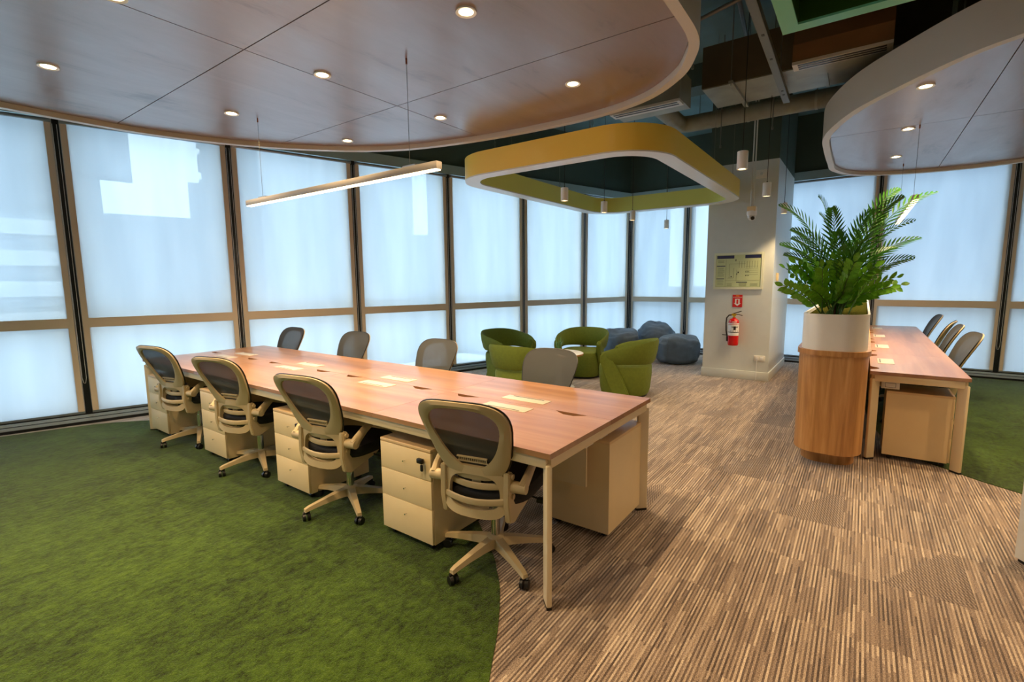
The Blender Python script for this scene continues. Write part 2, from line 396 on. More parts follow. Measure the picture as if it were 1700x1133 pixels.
# carpet tiles, half-metre, child of the floor
T_ = .53
bmt = bm_new(); box(bmt, (-T_/2+.0003, -T_/2+.0003, -.006), (T_/2-.0003, T_/2-.0003, 0.), bev=0)
tile0 = None; cnt = 0
far_polys = []
G_LEFT = catmull([(-5.5, -.9), (-3.5, -1.3), (-1.6, -.72), (-.95, -.33), (-.462, -.013), (-.235, .122), (-.018, .273), (.11, .39), (.27, .565), (.72, 1.2), (.95, 2.0), (1.0, 2.9), (.85, 3.9), (.5, 4.8), (-.05, 5.45), (-.6, 5.72), (-2.2, 6.2), (-5.5, 7.1)], 8)
G_RIGHT = catmull([(2.0, -4.2), (2.45, -2.75), (2.68, -2.4), (2.926, -2.062), (3.139, -1.778), (3.6, -1.4), (4.6, -1.2), (6.2, -1.15), (8.05, -1.2), (8.16, -2.4), (8.1, -5.8), (3.2, -5.8)], 8)
def inside(p, P):
    c = False; n = len(P)
    for i in range(n):
        a, b = P[i-1], P[i]
        if (a[1] > p[1]) != (b[1] > p[1]) and p[0] < (b[0]-a[0])*(p[1]-a[1])/(b[1]-a[1])+a[0]: c = not c
    return c
tmesh = obj('carpet_tile', bmt, CSTR, floor); first = True
ntile = 0
for i in range(-14, 22):
    for jx in range(-14, 16):
        x = .60+T_/2+i*T_; y = .27+jx*T_
        cs = [(x+a*T_/2, y+b*T_/2) for a in (-1, 1) for b in (-1, 1)]+[(x, y)]
        if all(inside(p, G_LEFT) for p in cs) or all(inside(p, G_RIGHT) for p in cs): continue
        if not any(Vector(p).dot(nL) < dLw-.02 and Vector(p).dot(nR) < dRw-.02 for p in cs): continue
        if x < -2.6 or y < -3.4: continue
        if x < -1.2 and y < -1.9: continue
        ntile += 1
        if first: o = tmesh; first = False
        else: o = bpy.data.objects.new('carpet_tile', tmesh.data); COL.objects.link(o); o.parent = floor
        # trim tiles that would run under the window sill
        if all(Vector(p).dot(nL) < dLw+.1 and Vector(p).dot(nR) < dRw+.1 for p in cs): o.location = (x, y, 0)
        else:
            pl = [(x-T_/2, y-T_/2), (x+T_/2, y-T_/2), (x+T_/2, y+T_/2), (x-T_/2, y+T_/2)]
            for nn, dd in ((nL, dLw+.05), (nR, dRw+.05)):
                out = []
                for q in range(len(pl)):
                    a, b = Vector(pl[q-1]), Vector(pl[q]); fa, fb = a.dot(nn)-dd, b.dot(nn)-dd
                    if fb <= 0:
                        if fa > 0: out.append(tuple(a+(b-a)*(fa/(fa-fb))))
                        out.append(tuple(b))
                    elif fa <= 0: out.append(tuple(a+(b-a)*(fa/(fa-fb))))
                pl = out
            if len(pl) < 3: bpy.data.objects.remove(o); continue
            b2 = bm_new(); prism(b2, [(p[0]-x, p[1]-y) for p in pl], -.006, 0)
            me = bpy.data.meshes.new('carpet_tile'); b2.to_mesh(me); b2.free(); me.materials.append(CSTR)
            o.data = me; o.location = (x, y, 0)
print('tiles', ntile)
bm = bm_new(); prism(bm, clip(G_LEFT, -5.5, 3, -3, 9), -.005, .004); g1 = obj('green_carpet', bm, CGRN, floor)
bm = bm_new(); prism(bm, G_RIGHT, -.005, .004); g2 = obj('green_carpet', bm, CGRN, floor)
bm = bm_new(); box(bm, (XW, YS, -.006), (8.3, -3.42, 0)); box(bm, (XW, -3.42, -.006), (-1.22, -1.9, 0))
obj('carpet_field', bm, CSTR, floor)['kind'] = 'stuff'

# ------------------------------------------------------------------ structure: ceiling and solid walls
bm = bm_new(); prism(bm, [(XW-.2, YS-.2), (9.2, YS-.2), (8.8, 3.6), (tl[0]-.2, tl[1]+.4)], ZC, ZC+.2)
tag(obj('ceiling', bm, M_SLAB), kind='structure')
def wallstrip(name, s0, s1, P, z0, z1, o0, o1, m, parent=None):
    bm = bm_new(); a, b, c, d = P(s0, o0), P(s1, o0), P(s1, o1), P(s0, o1)
    prism(bm, [tuple(a), tuple(b), tuple(c), tuple(d)], z0, z1); return obj(name, bm, m, parent)
sLc = (CORN.dot(tL)); sRc = CORN.dot(tR)
wl = tag(wallstrip('wall_left', sLc-.1, 7.6, Lp, 3.34, ZC, .02, .24, M_GREENWALL), kind='structure')
wr = tag(wallstrip('wall_right', -9.4, sRc+.1, Rp, 3.34, ZC, .02, .24, M_GREENWALL), kind='structure')
wallstrip('pelmet', sLc, 7.6, Lp, 3.2, 3.34, -.04, .2, M_PEL, wl); wallstrip('pelmet', -9.4, sRc, Rp, 3.2, 3.34, -.04, .2, M_PEL, wr)
def railset(s0, s1, P, w):
    wallstrip('sill_base', s0, s1, P, .0, .03, -.075, .2, M_DARK, w)
    wallstrip('sill_rail', s0, s1, P, .03, .055, -.065, .2, M_SILL, w); wallstrip('sill_groove', s0, s1, P, .055, .064, -.02, .2, M_DARK, w); wallstrip('sill_rail', s0, s1, P, .064, .09, -.035, .2, M_SILL, w)
    wallstrip('sill_track', s0, s1, P, .09, .104, -.01, .2, M_DARK, w)
railset(sLc, 7.6, Lp, wl); railset(-9.4, sRc, Rp, wr)
tag(B('wall_back', (XW-.2, YS-.2, 0), (9.2, YS, ZC), M_WHITE), kind='structure')
tag(B('wall_side', (XW-.2, YS, 0), (XW, tl[1]+.4, ZC), M_WHITE), kind='structure')

# ------------------------------------------------------------------ windows and blinds
mulL = [5.005, 3.472, 1.9394, .3962, -1.1278, -2.6503, -4.1919, -5.7506, sLc+.03]
mulR = [sRc-.03, 2.19+.004, .66, -.8767, -2.4219, -3.96, -5.5]
wn_ = 0
names_L = ['past the left edge of the photo', 'cut by the left edge of the photo', 'with the white sky patch, behind the long desk\'s far end', 'behind the linear lamp\'s left half', 'behind the linear lamp\'s right end', 'directly left of the green tub chairs', 'directly behind the two left green tub chairs', 'just left of the corner, above the potted grass']
names_R = ['just right of the corner, above the beanbags', 'touching the column\'s left edge', 'hidden behind the column', 'behind the palm fronds', 'behind the right-hand desk chairs', 'cut by the right edge of the photo']
def bay(P, s0, s1, lab, n, side):
    # s0 > s1 ; build in world coordinates
    w = thing('window_%d' % n, (*P((s0+s1)/2, .10), 0)); w['kind'] = 'structure'
    inv = Matrix.Translation(-w.location)
    def strip(name, a, b, z0, z1, o0, o1, m, par=w, M=inv):
        bm = bm_new(); q = [P(a, o0), P(b, o0), P(b, o1), P(a, o1)]
        prism(bm, [tuple(v) for v in q], z0, z1, M); return obj(name, bm, m, par)
    strip('glass_pane', s0, s1, .1, 1.05, .12, .13, GLASS); strip('glass_pane', s0, s1, 1.15, 3.22, .12, .13, GLASS)
    strip('transom', s0-.115, s1+.115, 1.045, 1.148, .03, .15, M_FRAME)
    strip('frame_stile', s0-.027, s0-.10, .1, 3.2, .03, .16, M_FRAME); strip('frame_stile', s1+.027, s1+.10, .1, 3.2, .03, .16, M_FRAME)
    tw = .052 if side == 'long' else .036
    strip('frame_silhouette', s0-.034, s1+.034, 1.045, 1.148, -.012, -.002, M_FRAMESIL)  # strips added before the fabric to imitate the frame behind showing through
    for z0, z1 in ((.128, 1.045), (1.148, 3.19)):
        strip('frame_silhouette', s0-.034, s0-.034-tw, z0, z1, -.012, -.002, M_FRAMESIL); strip('frame_silhouette', s1+.034, s1+.034+tw, z0, z1, -.012, -.002, M_FRAMESIL)
    strip('mullion', s0+.027, s0-.027, .0, 3.22, -.008, .16, M_DARK)
    # roller blind
    b = thing('roller_blind', (*P((s0+s1)/2, 0), 3.17), 0, 'lowered roller blind '+lab, 'blind', 'roller blinds on the '+side+' window wall')
    ib = Matrix.Translation(-b.location)
    strip('blind_fabric', s0-.031, s1+.031, .125, 3.19, -.001, .001, BLIND, b, ib)
    strip('bottom_bar', s0-.031, s1+.031, .104, .126, -.006, .006, M_ALU, b, ib)
    bm = bm_new(); cyl(bm, (*P(s0-.031, -.024), 3.172), (*P(s1+.031, -.024), 3.172), .02, n=10)
    bmesh.ops.transform(bm, matrix=ib, verts=bm.verts); obj('roller_tube', bm, M_ALU, b, True)
    bm = bm_new(); c0 = P(s0-.012, -.022); c1 = P(s0+.022, -.022); pts = [(*c0, 3.14), (*c0, .5), (*(c0*.7+c1*.3), .44), (*(c0*.3+c1*.7), .44), (*c1, .5), (*c1, 3.14)]
    tube(bm, pts, .0022, 5); bmesh.ops.transform(bm, matrix=ib, verts=bm.verts); obj('bead_chain', bm, M_WHT, b)
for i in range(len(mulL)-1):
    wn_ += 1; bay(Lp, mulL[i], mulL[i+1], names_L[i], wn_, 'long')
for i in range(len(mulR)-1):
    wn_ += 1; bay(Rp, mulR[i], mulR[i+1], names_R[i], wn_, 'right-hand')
cpz = thing('trim_2', (CORN.x, CORN.y, 0)); cpz['kind'] = 'structure'
a1, a2, a3, a4 = Lp(sLc+.02, .0), CORN-nL*.0-nR*.0, Rp(sRc-.02, .0), CORN+Vector((.22, .22))
bm = bm_new(); prism(bm, [tuple(p-CORN) for p in (Lp(sLc+.035, .005), CORN-(nL+nR)*.012, Rp(sRc-.035, .005), Rp(sRc-.035, .2), CORN+(nL+nR)*.2, Lp(sLc+.035, .2))], 0, 3.22); obj('corner_post', bm, M_DARK, cpz)
# ------------------------------------------------------------------ column
cp = thing('column', (6.14, 0, 0)); cp['kind'] = 'structure'
B('shaft', (0, 0, 0), (1.75, .925, 3.18), M_COL, cp)
B('upper_shaft', (0.002, 0.002, 3.18), (1.75, .923, ZC), M_GREENWALL, cp)
B('baseboard', (-.014, -.014, 0), (1.76, .94, .13), M_COL, cp, bev=.003)
# white upright near the right edge of the frame
u = Vector((-.86, -.51)); v_ = Vector((.51, -.86)); c0 = Vector((1.785, -1.812))
bm = bm_new(); prism(bm, [tuple(c0), tuple(c0+u*.5), tuple(c0+u*.5+v_*.12), tuple(c0+v_*.12)], .02, 1.25)
pt = thing('partition_screen', (c0.x, c0.y, 0), 0, 'white upright screen panel cut off by the right edge of the photo', 'screen')
bmesh.ops.translate(bm, verts=bm.verts, vec=(-c0.x, -c0.y, 0)); obj('panel', bm, M_WHITE, pt)
bm = bm_new(); prism(bm, [(p[0]-c0.x, p[1]-c0.y) for p in (tuple(c0+u*.01+v_*.01), tuple(c0+u*.49+v_*.01), tuple(c0+u*.49+v_*.11), tuple(c0+u*.01+v_*.11))], 0, .03); obj('plinth', bm, M_DARK, pt)

# ------------------------------------------------------------------ outside
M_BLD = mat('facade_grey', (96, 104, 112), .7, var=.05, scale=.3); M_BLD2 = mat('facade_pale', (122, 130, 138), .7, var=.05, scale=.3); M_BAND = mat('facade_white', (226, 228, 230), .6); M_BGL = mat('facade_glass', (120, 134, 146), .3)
M_ROAD = mat('street', (150, 152, 154), .9, var=.1, scale=.5)
tag(B('ground', (-80, 8.5, -.6), (140, 130, -.45), M_ROAD), kind='structure')
tag(B('ground', (8.9, -120, -.6), (140, 8.5, -.45), M_ROAD), kind='structure')
def pol(az, D): return (CAM.x+D*math.cos(math.radians(az)), CAM.y+D*math.sin(math.radians(az)))
def block(lab, a0, a1, D, depth, e0, e1, m, bands=0, extra=None):
    z0 = max(-.5, CAM.z+D*math.tan(math.radians(e0))) if e0 is not None else -.5
    z1 = CAM.z+D*math.tan(math.radians(e1))
    c = pol((a0+a1)/2, D); b = thing('building', (c[0], c[1], -.5), 0, lab, 'building')
    loc = lambda p: (p[0]-c[0], p[1]-c[1])
    q = [loc(pol(a0, D)), loc(pol(a1, D)), loc(pol(a1, D+depth)), loc(pol(a0, D+depth))]
    bm = bm_new(); prism(bm, q, z0+.5, z1+.5); obj('facade', bm, m, b)
    for k in range(bands):
        z = z0+.5+(z1-z0)*(k+.5)/bands; q2 = [loc(pol(a0, D-.25)), loc(pol(a1, D-.25)), loc(pol(a1, D+.1)), loc(pol(a0, D+.1))]
        bm = bm_new(); prism(bm, q2, z-.3, z+.3); obj('floor_band', bm, M_BAND if m is not M_BAND else M_BGL, b)
    return b, c
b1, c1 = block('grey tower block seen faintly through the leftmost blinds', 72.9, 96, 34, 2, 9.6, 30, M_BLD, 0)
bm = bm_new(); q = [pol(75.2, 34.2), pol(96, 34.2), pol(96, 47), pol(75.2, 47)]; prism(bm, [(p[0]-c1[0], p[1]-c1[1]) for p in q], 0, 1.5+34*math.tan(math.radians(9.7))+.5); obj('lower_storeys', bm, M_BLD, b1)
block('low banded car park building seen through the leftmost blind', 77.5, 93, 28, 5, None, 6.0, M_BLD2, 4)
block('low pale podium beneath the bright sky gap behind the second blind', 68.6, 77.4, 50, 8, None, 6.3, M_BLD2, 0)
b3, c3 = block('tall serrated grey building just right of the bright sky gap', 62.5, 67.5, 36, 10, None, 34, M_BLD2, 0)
bm = bm_new(); 
for k in range(10):
    q = [pol(67.45, 35.8), pol(67.75, 35.8), pol(67.75, 38), pol(67.45, 38)]; prism(bm, [(p[0]-c3[0], p[1]-c3[1]) for p in q], 7.6+k*1.5, 8.3+k*1.5)
obj('balcony_slabs', bm, M_BLD2, b3)['kind'] = 'stuff'
bm = bm_new(); q = [pol(67.4, 35.9), pol(68.7, 35.9), pol(68.7, 40), pol(67.4, 40)]; prism(bm, [(p[0]-c3[0], p[1]-c3[1]) for p in q], 0, 8.1); obj('lower_wing', bm, M_BLD2, b3)
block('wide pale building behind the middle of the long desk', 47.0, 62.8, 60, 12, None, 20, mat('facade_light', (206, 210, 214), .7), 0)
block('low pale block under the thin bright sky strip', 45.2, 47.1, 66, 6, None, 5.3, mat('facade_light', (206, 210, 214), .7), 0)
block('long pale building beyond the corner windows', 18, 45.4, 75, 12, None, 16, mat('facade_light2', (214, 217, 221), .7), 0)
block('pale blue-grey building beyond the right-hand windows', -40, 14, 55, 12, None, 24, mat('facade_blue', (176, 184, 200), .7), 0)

# ------------------------------------------------------------------ ceiling canopies
def spot(loc, power, size_deg=110, blend=.6, col=WARM, r=.04, parent=None, name='lamp_light'):
    l = bpy.data.lights.new(name, 'SPOT'); l.energy = power; l.color = col; l.spot_size = math.radians(size_deg); l.spot_blend = blend; l.shadow_soft_size = r
    o = bpy.data.objects.new(name, l); COL.objects.link(o); o.location = loc
    if parent: o.parent = parent
    return o
def canopy(name, pts, label, zb, cells):
    out = catmull(pts, 8); inn = inset(out, .062)
    c = thing(name, (sum(p[0] for p in pts)/len(pts), sum(p[1] for p in pts)/len(pts), zb), 0, label, 'ceiling canopy')
    ox, oy = c.location.x, c.location.y; O = [(p[0]-ox, p[1]-oy) for p in out]; I = [(p[0]-ox, p[1]-oy) for p in inn]
    bm = bm_new(); ringband(bm, O, I, 0, .29); obj('rim', bm, M_RIM, c, True)
    I2 = inset(I, .004)
    xs, ys = cells
    for a in range(len(xs)-1):
        for b in range(len(ys)-1):
            g = .0035
            P = clip(I2, xs[a]-ox+g, xs[a+1]-ox-g, ys[b]-oy+g, ys[b+1]-oy-g)
            if len(P) < 3: continue
            Q = [P[0]]
            for p in P[1:]:
                if math.hypot(p[0]-Q[-1][0], p[1]-Q[-1][1]) > .002: Q.append(p)
            if math.hypot(Q[0][0]-Q[-1][0], Q[0][1]-Q[-1][1]) < .002: Q.pop()
            if len(Q) < 3: continue
            bm = bm_new(); prism(bm, Q, .042, .06); obj('ceiling_panel', bm, CLAM, c)
    bm = bm_new(); prism(bm, I2, .062, .08); obj('backing_board', bm, M_DARK, c)
    bm = bm_new()
    for k in range(0, len(I), max(1, len(I)//8)): cyl(bm, (I[k][0]*.8, I[k][1]*.8, .08), (I[k][0]*.8, I[k][1]*.8, ZC-zb), .005, n=6)
    obj('hanger_rods', bm, M_ROD, c)['kind'] = 'stuff'
    return c
C1 = [(-.839, 4.597), (-.076, 4.54), (.362, 4.418), (.825, 4.199), (1.21, 3.93), (1.601, 3.56), (1.861, 3.203), (2.04, 2.80), (2.195, 2.139), (2.265, 1.469), (2.253, .85), (2.12, .39), (1.85, .06), (1.579, -.11), (1.314, -.199), (.9, -.215), (.2, -.215), (-.8, -.215), (-1.9, -.2), (-2.9, .1), (-3.5, .8), (-3.8, 2.2), (-3.5, 3.6), (-2.8, 4.3), (-1.8, 4.58)]
canopy('ceiling_canopy', C1, 'large rounded brown-laminate ceiling canopy with cream rim hanging over the long desk', 2.9, ([-5, -2.56, -1.34, -.12, 1.1, 3], [-2, -.3, 2.14, 4.58, 6]))
C2 = [(2.2, -2.1), (2.411, -1.72), (2.592, -1.485), (2.938, -1.204), (3.373, -.913), (3.853, -.722), (4.25, -.632), (4.75, -.609), (5.5, -.605), (6.069, -.63), (6.594, -.873), (6.917, -1.406), (7.038, -2.027), (6.965, -2.566), (6.7, -3.3), (6.0, -4.1), (5.0, -4.4), (3.6, -4.3), (2.6, -3.7), (2.15, -2.9)]
canopy('ceiling_canopy', C2, 'smaller rounded ceiling canopy with white rim above the right-hand desk', 2.9, ([1, 1.97, 4.41, 6.85, 8], [-5, -4.2, -2.98, -1.76, .2]))
# downlights
def mk_down(lab, group):
    t = thing('downlight', (0, 0, 0), 0, lab, 'downlight', group)
    bm = bm_new(); lathe(bm, [(.040, .004), (.040, -.002), (.056, -.006), (.057, -.001), (.057, .002)], n=28); obj('trim_ring', bm, M_WHT, t, True)
    bm = bm_new(); lathe(bm, [(.0, .0015), (.024, .0013), (.0245, .001)], n=20); obj('lamp_face', bm, E_CORE, t)
    bm = bm_new(); lathe(bm, [(.0245, .001), (.040, -.001)], n=24); obj('reflector', bm, E_WARM, t)
    return t
rows = [('nearest', .76), ('middle', 2.07), ('farthest', 3.38)]
DL1 = [(-.785, 2.07, 'cut by the top left corner of the photo'), (.374, .755, 'largest and nearest in full view'), (-.78, 3.39, 'alone near the left edge, over the far left carpet'), (.376, 2.075, 'beside the panel joint at its middle'), (1.563, .76, 'next to the orange reflection'), (.364, 3.375, 'left of the lamp wire near the far rim'), (1.514, 2.05, 'just right of the linear lamp wire'), (1.445, 3.287, 'smallest, hard by the far rim')]
DL1x = [(-.785, .76), (-1.95, .76), (-1.95, 2.07), (-1.95, 3.38), (-3.0, 2.07)]
DL2 = [(3.215, -1.346, 'nearest and largest under the right-hand canopy'), (4.495, -1.315, 'beside the panel joint of the right-hand canopy'), (5.81, -1.276, 'smallest, near the far rim of the right-hand canopy')]
DL2x = [(3.2, -2.6), (4.5, -2.6), (5.8, -2.6)]
d0 = mk_down('', '')
firstd = True
def put_down(x, y, lab, grp, k=1.):
    global firstd
    t = d0 if firstd else copy_tree(d0); firstd = False
    t.location = (x, y, 2.937); t['label'] = lab; t['group'] = grp
    s = spot((0, 0, -.012), DOWN_W*k, 120, .8, parent=t, name='lamp_light')
for x, y, l in DL1: put_down(x, y, 'recessed downlight of the large canopy, '+l, 'downlights of the large canopy')
for x, y in DL1x: put_down(x, y, 'round warm recessed downlight of the large canopy beyond the edge of the photo', 'downlights of the large canopy out of view', 1.15)
for x, y, l in DL2: put_down(x, y, 'round warm recessed downlight, '+l, 'downlights of the right-hand canopy')
for x, y in DL2x: put_down(x, y, 'round warm recessed downlight of the right-hand canopy beyond the edge of the photo', 'downlights of the right-hand canopy out of view')

# linear pendants
def linear(x0, y0, x1, y1, z, lab, wires, ztop):
    L = math.hypot(x1-x0, y1-y0); a = math.atan2(y1-y0, x1-x0)
    t = thing('linear_pendant', ((x0+x1)/2, (y0+y1)/2, z), a, lab, 'lamp', 'linear pendants above the desks')
    B('housing', (-L/2, -.025, 0.004), (L/2, .025, .05), mat('lamp_housing', (168, 160, 150), .4), t, bev=.003)
    B('diffuser', (-L/2+.01, -.021, -.003), (L/2-.01, .021, .004), E_WARM2, t)
    for s in (-1, 1):
        w = s*(L/2*wires)
        bm = bm_new(); box(bm, (w-.06, -.012, .05), (w+.06, .012, .062)); obj('clip', bm, M_ALU, t)
        bm = bm_new(); cyl(bm, (w, 0, .06), (w, 0, ztop-z-.03), .0018, n=6); obj('suspension_wire', bm, M_ROD, t)
        bm = bm_new(); cyl(bm, (w, 0, ztop-z-.035), (w, 0, ztop-z), .006, n=8); obj('wire_gripper', bm, mat('copper', (150, 84, 50), .4, .6), t)
    l = bpy.data.lights.new('lamp_light', 'AREA'); l.shape = 'RECTANGLE'; l.size = L; l.size_y = .04; l.energy = LIN_W; l.color = (1, .8, .52)
    o = bpy.data.objects.new('lamp_light', l); COL.objects.link(o); o.parent = t; o.location = (0, 0, -.006)
    return t
linear(.56, 1.16, .56, 3.60, 2.212, 'slim lit linear pendant lamp hanging over the long desk', .78, 2.94)
linear(4.13, -1.40, 6.6, -1.37, 2.212, 'slim lit linear pendant lamp hanging over the right-hand desk behind the palm', .78, 2.94)

# cylinder pendants
pd = thing('cylinder_pendant', (0, 0, 0), 0, '', 'lamp', '')
bm = bm_new(); lathe(bm, [(.030, -.068), (.040, -.07), (.041, -.068), (.041, .068), (.038, .071), (.0, .071)], n=28); obj('shade', bm, M_WHT, pd, True)
bm = bm_new(); lathe(bm, [(.0, -.060), (.030, -.060)], n=20); obj('lamp_face', bm, E_WARM, pd)
bm = bm_new(); cyl(bm, (0, 0, .07), (0, 0, .085), .008, n=10); obj('cable_grip', bm, M_BLKP, pd)
bm = bm_new(); cyl(bm, (0, 0, .08), (0, 0, ZC-2.45), .003, n=6); obj('cable', bm, M_BLKP, pd)
PD = [(2.61, -.21, 2.45, 'nearest and largest, hanging left of the angle iron'), (4.16, -.16, 2.51, 'in front of the speaker plate on the column'), (5.85, -.125, 2.51, 'smallest of the row beside the palm tip'), (3.06, 1.68, 2.51, 'leftmost inside the yellow ring'), (4.2, 1.74, 2.51, 'second from left inside the yellow ring'), (5.23, 1.77, 2.51, 'at the lower rim of the yellow ring'), (6.7, 1.75, 2.51, 'farthest, hanging before the window left of the column')]
PD_added = [(1.0, -2.6), (2.5, -3.0), (-.4, -2.4), (-1.6, -2.4), (.3, -3.6)]  # unseen pendants, added for warm light on the near carpet
f_ = True
for q in PD:
    t = pd if f_ else copy_tree(pd); f_ = False
    t.location = q[:3]; t.location.z = 2.45; tag(t, 'white cylinder pendant lamp, '+q[3], None, 'white cylinder pendants')
    spot((0, 0, -.072), PEND_W, 100, .8, parent=t, r=.03)
for q in PD_added:
    t = copy_tree(pd); [bpy.data.objects.remove(c) for c in list(t.children) if c.type == 'LIGHT']
    t.location = (*q, 2.45); tag(t, 'white cylinder pendant on a black cable, unseen and added to warm the near carpet', None, 'added cylinder pendants out of view')
    spot((0, 0, -.072), PEND_W*3.3, 130, .8, col=(1.0, .62, .30), parent=t, r=.03)

# suspended rings
def ring(name, x0, x1, y0, y1, r, w, z0, h, mo, mi, mb, lab, wires):
    c = thing(name, ((x0+x1)/2, (y0+y1)/2, z0), 0, lab, 'ceiling ring'); hx, hy = (x1-x0)/2, (y1-y0)/2
    O = rrect(-hx, hx, -hy, hy, r, 14); I = rrect(-hx+w, hx-w, -hy+w, hy-w, max(.001, r-w), 14)
    bm = bm_new(); ringband(bm, O, I, .012, h, 0, 1, 0); obj('band', bm, [mo, mi], c, True)
    O2 = rrect(-hx+.002, hx-.002, -hy+.002, hy-.002, max(.001, r-.002), 14)
    bm = bm_new(); ringband(bm, O2, I, 0, .012); obj('soffit', bm, mb, c, True)
    for x, y in wires:
        bm = bm_new(); x -= c.location.x; y -= c.location.y
        cyl(bm, (x, y, h-.02), (x, y, h+.05), .004, n=6); tube(bm, [(x, y+.012*math.cos(a), h+.07+.02*math.sin(a)) for a in [k*PI/4 for k in range(8)]], .002, 5, True)
        cyl(bm, (x, y, h+.085), (x, y, ZC-z0), .0022, n=6); obj('suspension_wire', bm, M_ROD, c)
    return c
ring('suspended_ring', 2.27, 6.0, .38, 2.72, .52, .165, 2.6, .235, M_YEL, M_YELTEAL, M_RINGBOT, 'yellow rounded-rectangular ring with white underside hanging between the desk and the column', [(2.36, 1.0), (2.36, 2.1), (4.5, .47), (5.5, .47), (3.4, 2.64), (4.6, 2.64), (5.92, 1.5)])
ring('suspended_ring', -.2, 1.6, -2.3, -.59, .002, .086, 2.9, .34, M_GRING, M_GRING, M_GRINGB, 'green square-cornered ring at the top edge of the photo', [(1.55, -.64), (1.55, -2.2), (-.1, -.64)])

# ------------------------------------------------------------------ ceiling services
du = thing('air_duct', (3.9, -1.2, 3.4), 0, 'long rectangular duct with brown side and grey underside above the column', 'duct')
B('duct_side', (-.335, -2.6, .01), (.3, 1.59, .40), M_DUCTD, du)
B('duct_underside', (-.33, -2.6, 0), (.31, 1.585, .012), M_DUCT, du)
for y in (1.3, -.35, -1.9):
    B('support_channel', (-.42, y-.02, -.03), (.38, y+.02, -.001), M_DUCT, du)
    for x in (-.4, .36):
        bm = bm_new(); cyl(bm, (x, y, -.04), (x, y, .9), .005, n=6); obj('hanger_rod', bm, M_ROD, du)
for y in (.55, -.3): B('flange', (-.345, y-.015, -.008), (.32, y+.015, .41), M_DUCT, du)
fc = thing('fan_coil_unit', (3.35, -.79, 3.3), 0, 'brown boxed fan coil unit with a pale linear grille near the top of the photo', 'air unit')
bm = bm_new(); prism(bm, [(-.16, .02), (.2, .02), (.2, .34), (-.08, .34), (-.16, .16)], -.34, .34, Matrix(((1, 0, 0, 0), (0, 0, 1, 0), (0, 1, 0, 0), (0, 0, 0, 1)))); obj('casing', bm, M_FCU, fc)
B('grille_frame', (-.17, -.34, -.005), (-.02, .34, .02), M_RIM, fc); B('underside', (-.02, -.34, .0), (.2, .34, .02), M_DUCT, fc)
for k in range(3): B('grille_slot', (-.155+k*.045, -.3, -.008), (-.13+k*.045, .3, -.004), M_DARK, fc)
for y in (-.28, .28):
    bm = bm_new(); cyl(bm, (.02, y, .33), (.02, y, 1.0), .005, n=6); obj('hanger_rod', bm, M_ROD, fc)
fc2 = thing('fan_coil_unit', (3.35, .85, 3.22), 0, 'fan coil grille half hidden behind the large canopy rim', 'air unit')
B('casing', (-.16, -.36, .02), (.2, .36, .3), M_DUCT, fc2); B('grille_frame', (-.17, -.36, -.005), (-.02, .36, .02), M_RIM, fc2)
for k in range(2): B('grille_slot', (-.15+k*.055, -.33, -.008), (-.125+k*.055, .33, -.004), M_DARK, fc2)
def arc(p0, p1, p2, k=10): return [tuple((Vector(p0)*(1-t)**2+Vector(p1)*2*t*(1-t)+Vector(p2)*t*t)) for t in [i/k for i in range(k+1)]]
rd = thing('round_duct', (4.9, .8, 3.5), 0, 'grey round insulated duct with an elbow running above the column front', 'duct')
bm = bm_new(); pts = [(-1.3, .2, .0), (-.9, .2, 0)]+arc((-.12, .2, 0), (.02, .2, 0), (.02, .05, 0), 8)+[(.02, -.5, 0), (.02, -1.2, 0), (.02, -2.6, 0)]
tube(bm, pts, .1, 20); obj('pipe', bm, mat('insulation_grey', (136, 136, 122), .6, var=.1, scale=10, bump=.3, bscale=30), rd, True)
for y in (-.25, -.6, -1.3, -2.0):
    bm = bm_new(); cyl(bm, (.02, y-.012, 0), (.02, y+.012, 0), .106, n=20); obj('strap', bm, M_DUCT, rd, True)
    bm = bm_new(); cyl(bm, (.02, y, .1), (.02, y, .8), .004, n=6); obj('hanger_rod', bm, M_ROD, rd)
def flex(p, r, lab):
    t = thing('flexible_duct', p[0], 0, lab, 'duct'); bm = bm_new(); P = [Vector(q)-Vector(p[0]) for q in p]; pts = []; rr = []
    for a, b in zip(P, P[1:]):
        L = (b-a).length; n = max(4, int(L/.02))
        for i in range(n): pts.append(tuple(a.lerp(b, i/n))); rr.append(r*(1+.06*math.cos(i*PI)+.05*noise.noise(a.lerp(b, i/n)*6)))
    tube(bm, pts, rr, 16); obj('sleeve', bm, M_FLEX, t, True); return t
flex([(3.0, -.85, 3.72), (2.95, -1.3, 3.64), (2.9, -1.8, 3.62), (3.1, -2.5, 3.7), (3.3, -3.2, 3.75)], .13, 'crinkled foil flexible duct at the top edge of the photo')
flex([(3.55, .6, 3.55), (3.5, 1.0, 3.5), (3.3, 1.5, 3.55)], .12, 'crinkled brown flexible duct behind the large canopy rim')
st = thing('angle_iron', (3.2, -.33, 3.3), 0, 'long perforated angle iron slanting across the ceiling above the pendants', 'bracket')
a = Vector((1.02, -.40, 3.22)); b = Vector((4.17, -.298, 3.3)); d = (b-a).normalized(); s = d.cross(Vector((0, 0, 1))).normalized()
Mx = Matrix.Translation(a-st.location) @ Matrix((d, s, s.cross(d))).transposed().to_4x4()
Ln = (b-a).length
bm = bm_new(); box(bm, (0, -.03, 0), (Ln, .03, .004), Mx); box(bm, (0, .026, 0), (Ln, .03, .05), Mx); obj('angle_bar', bm, M_ROD, st)
for k in (.42, .58, .86, .9):
    bm = bm_new(); box(bm, (Ln*k, -.01, -.003), (Ln*k+.03, .01, .002), Mx); obj('bolt_slot', bm, M_BLKP, st)
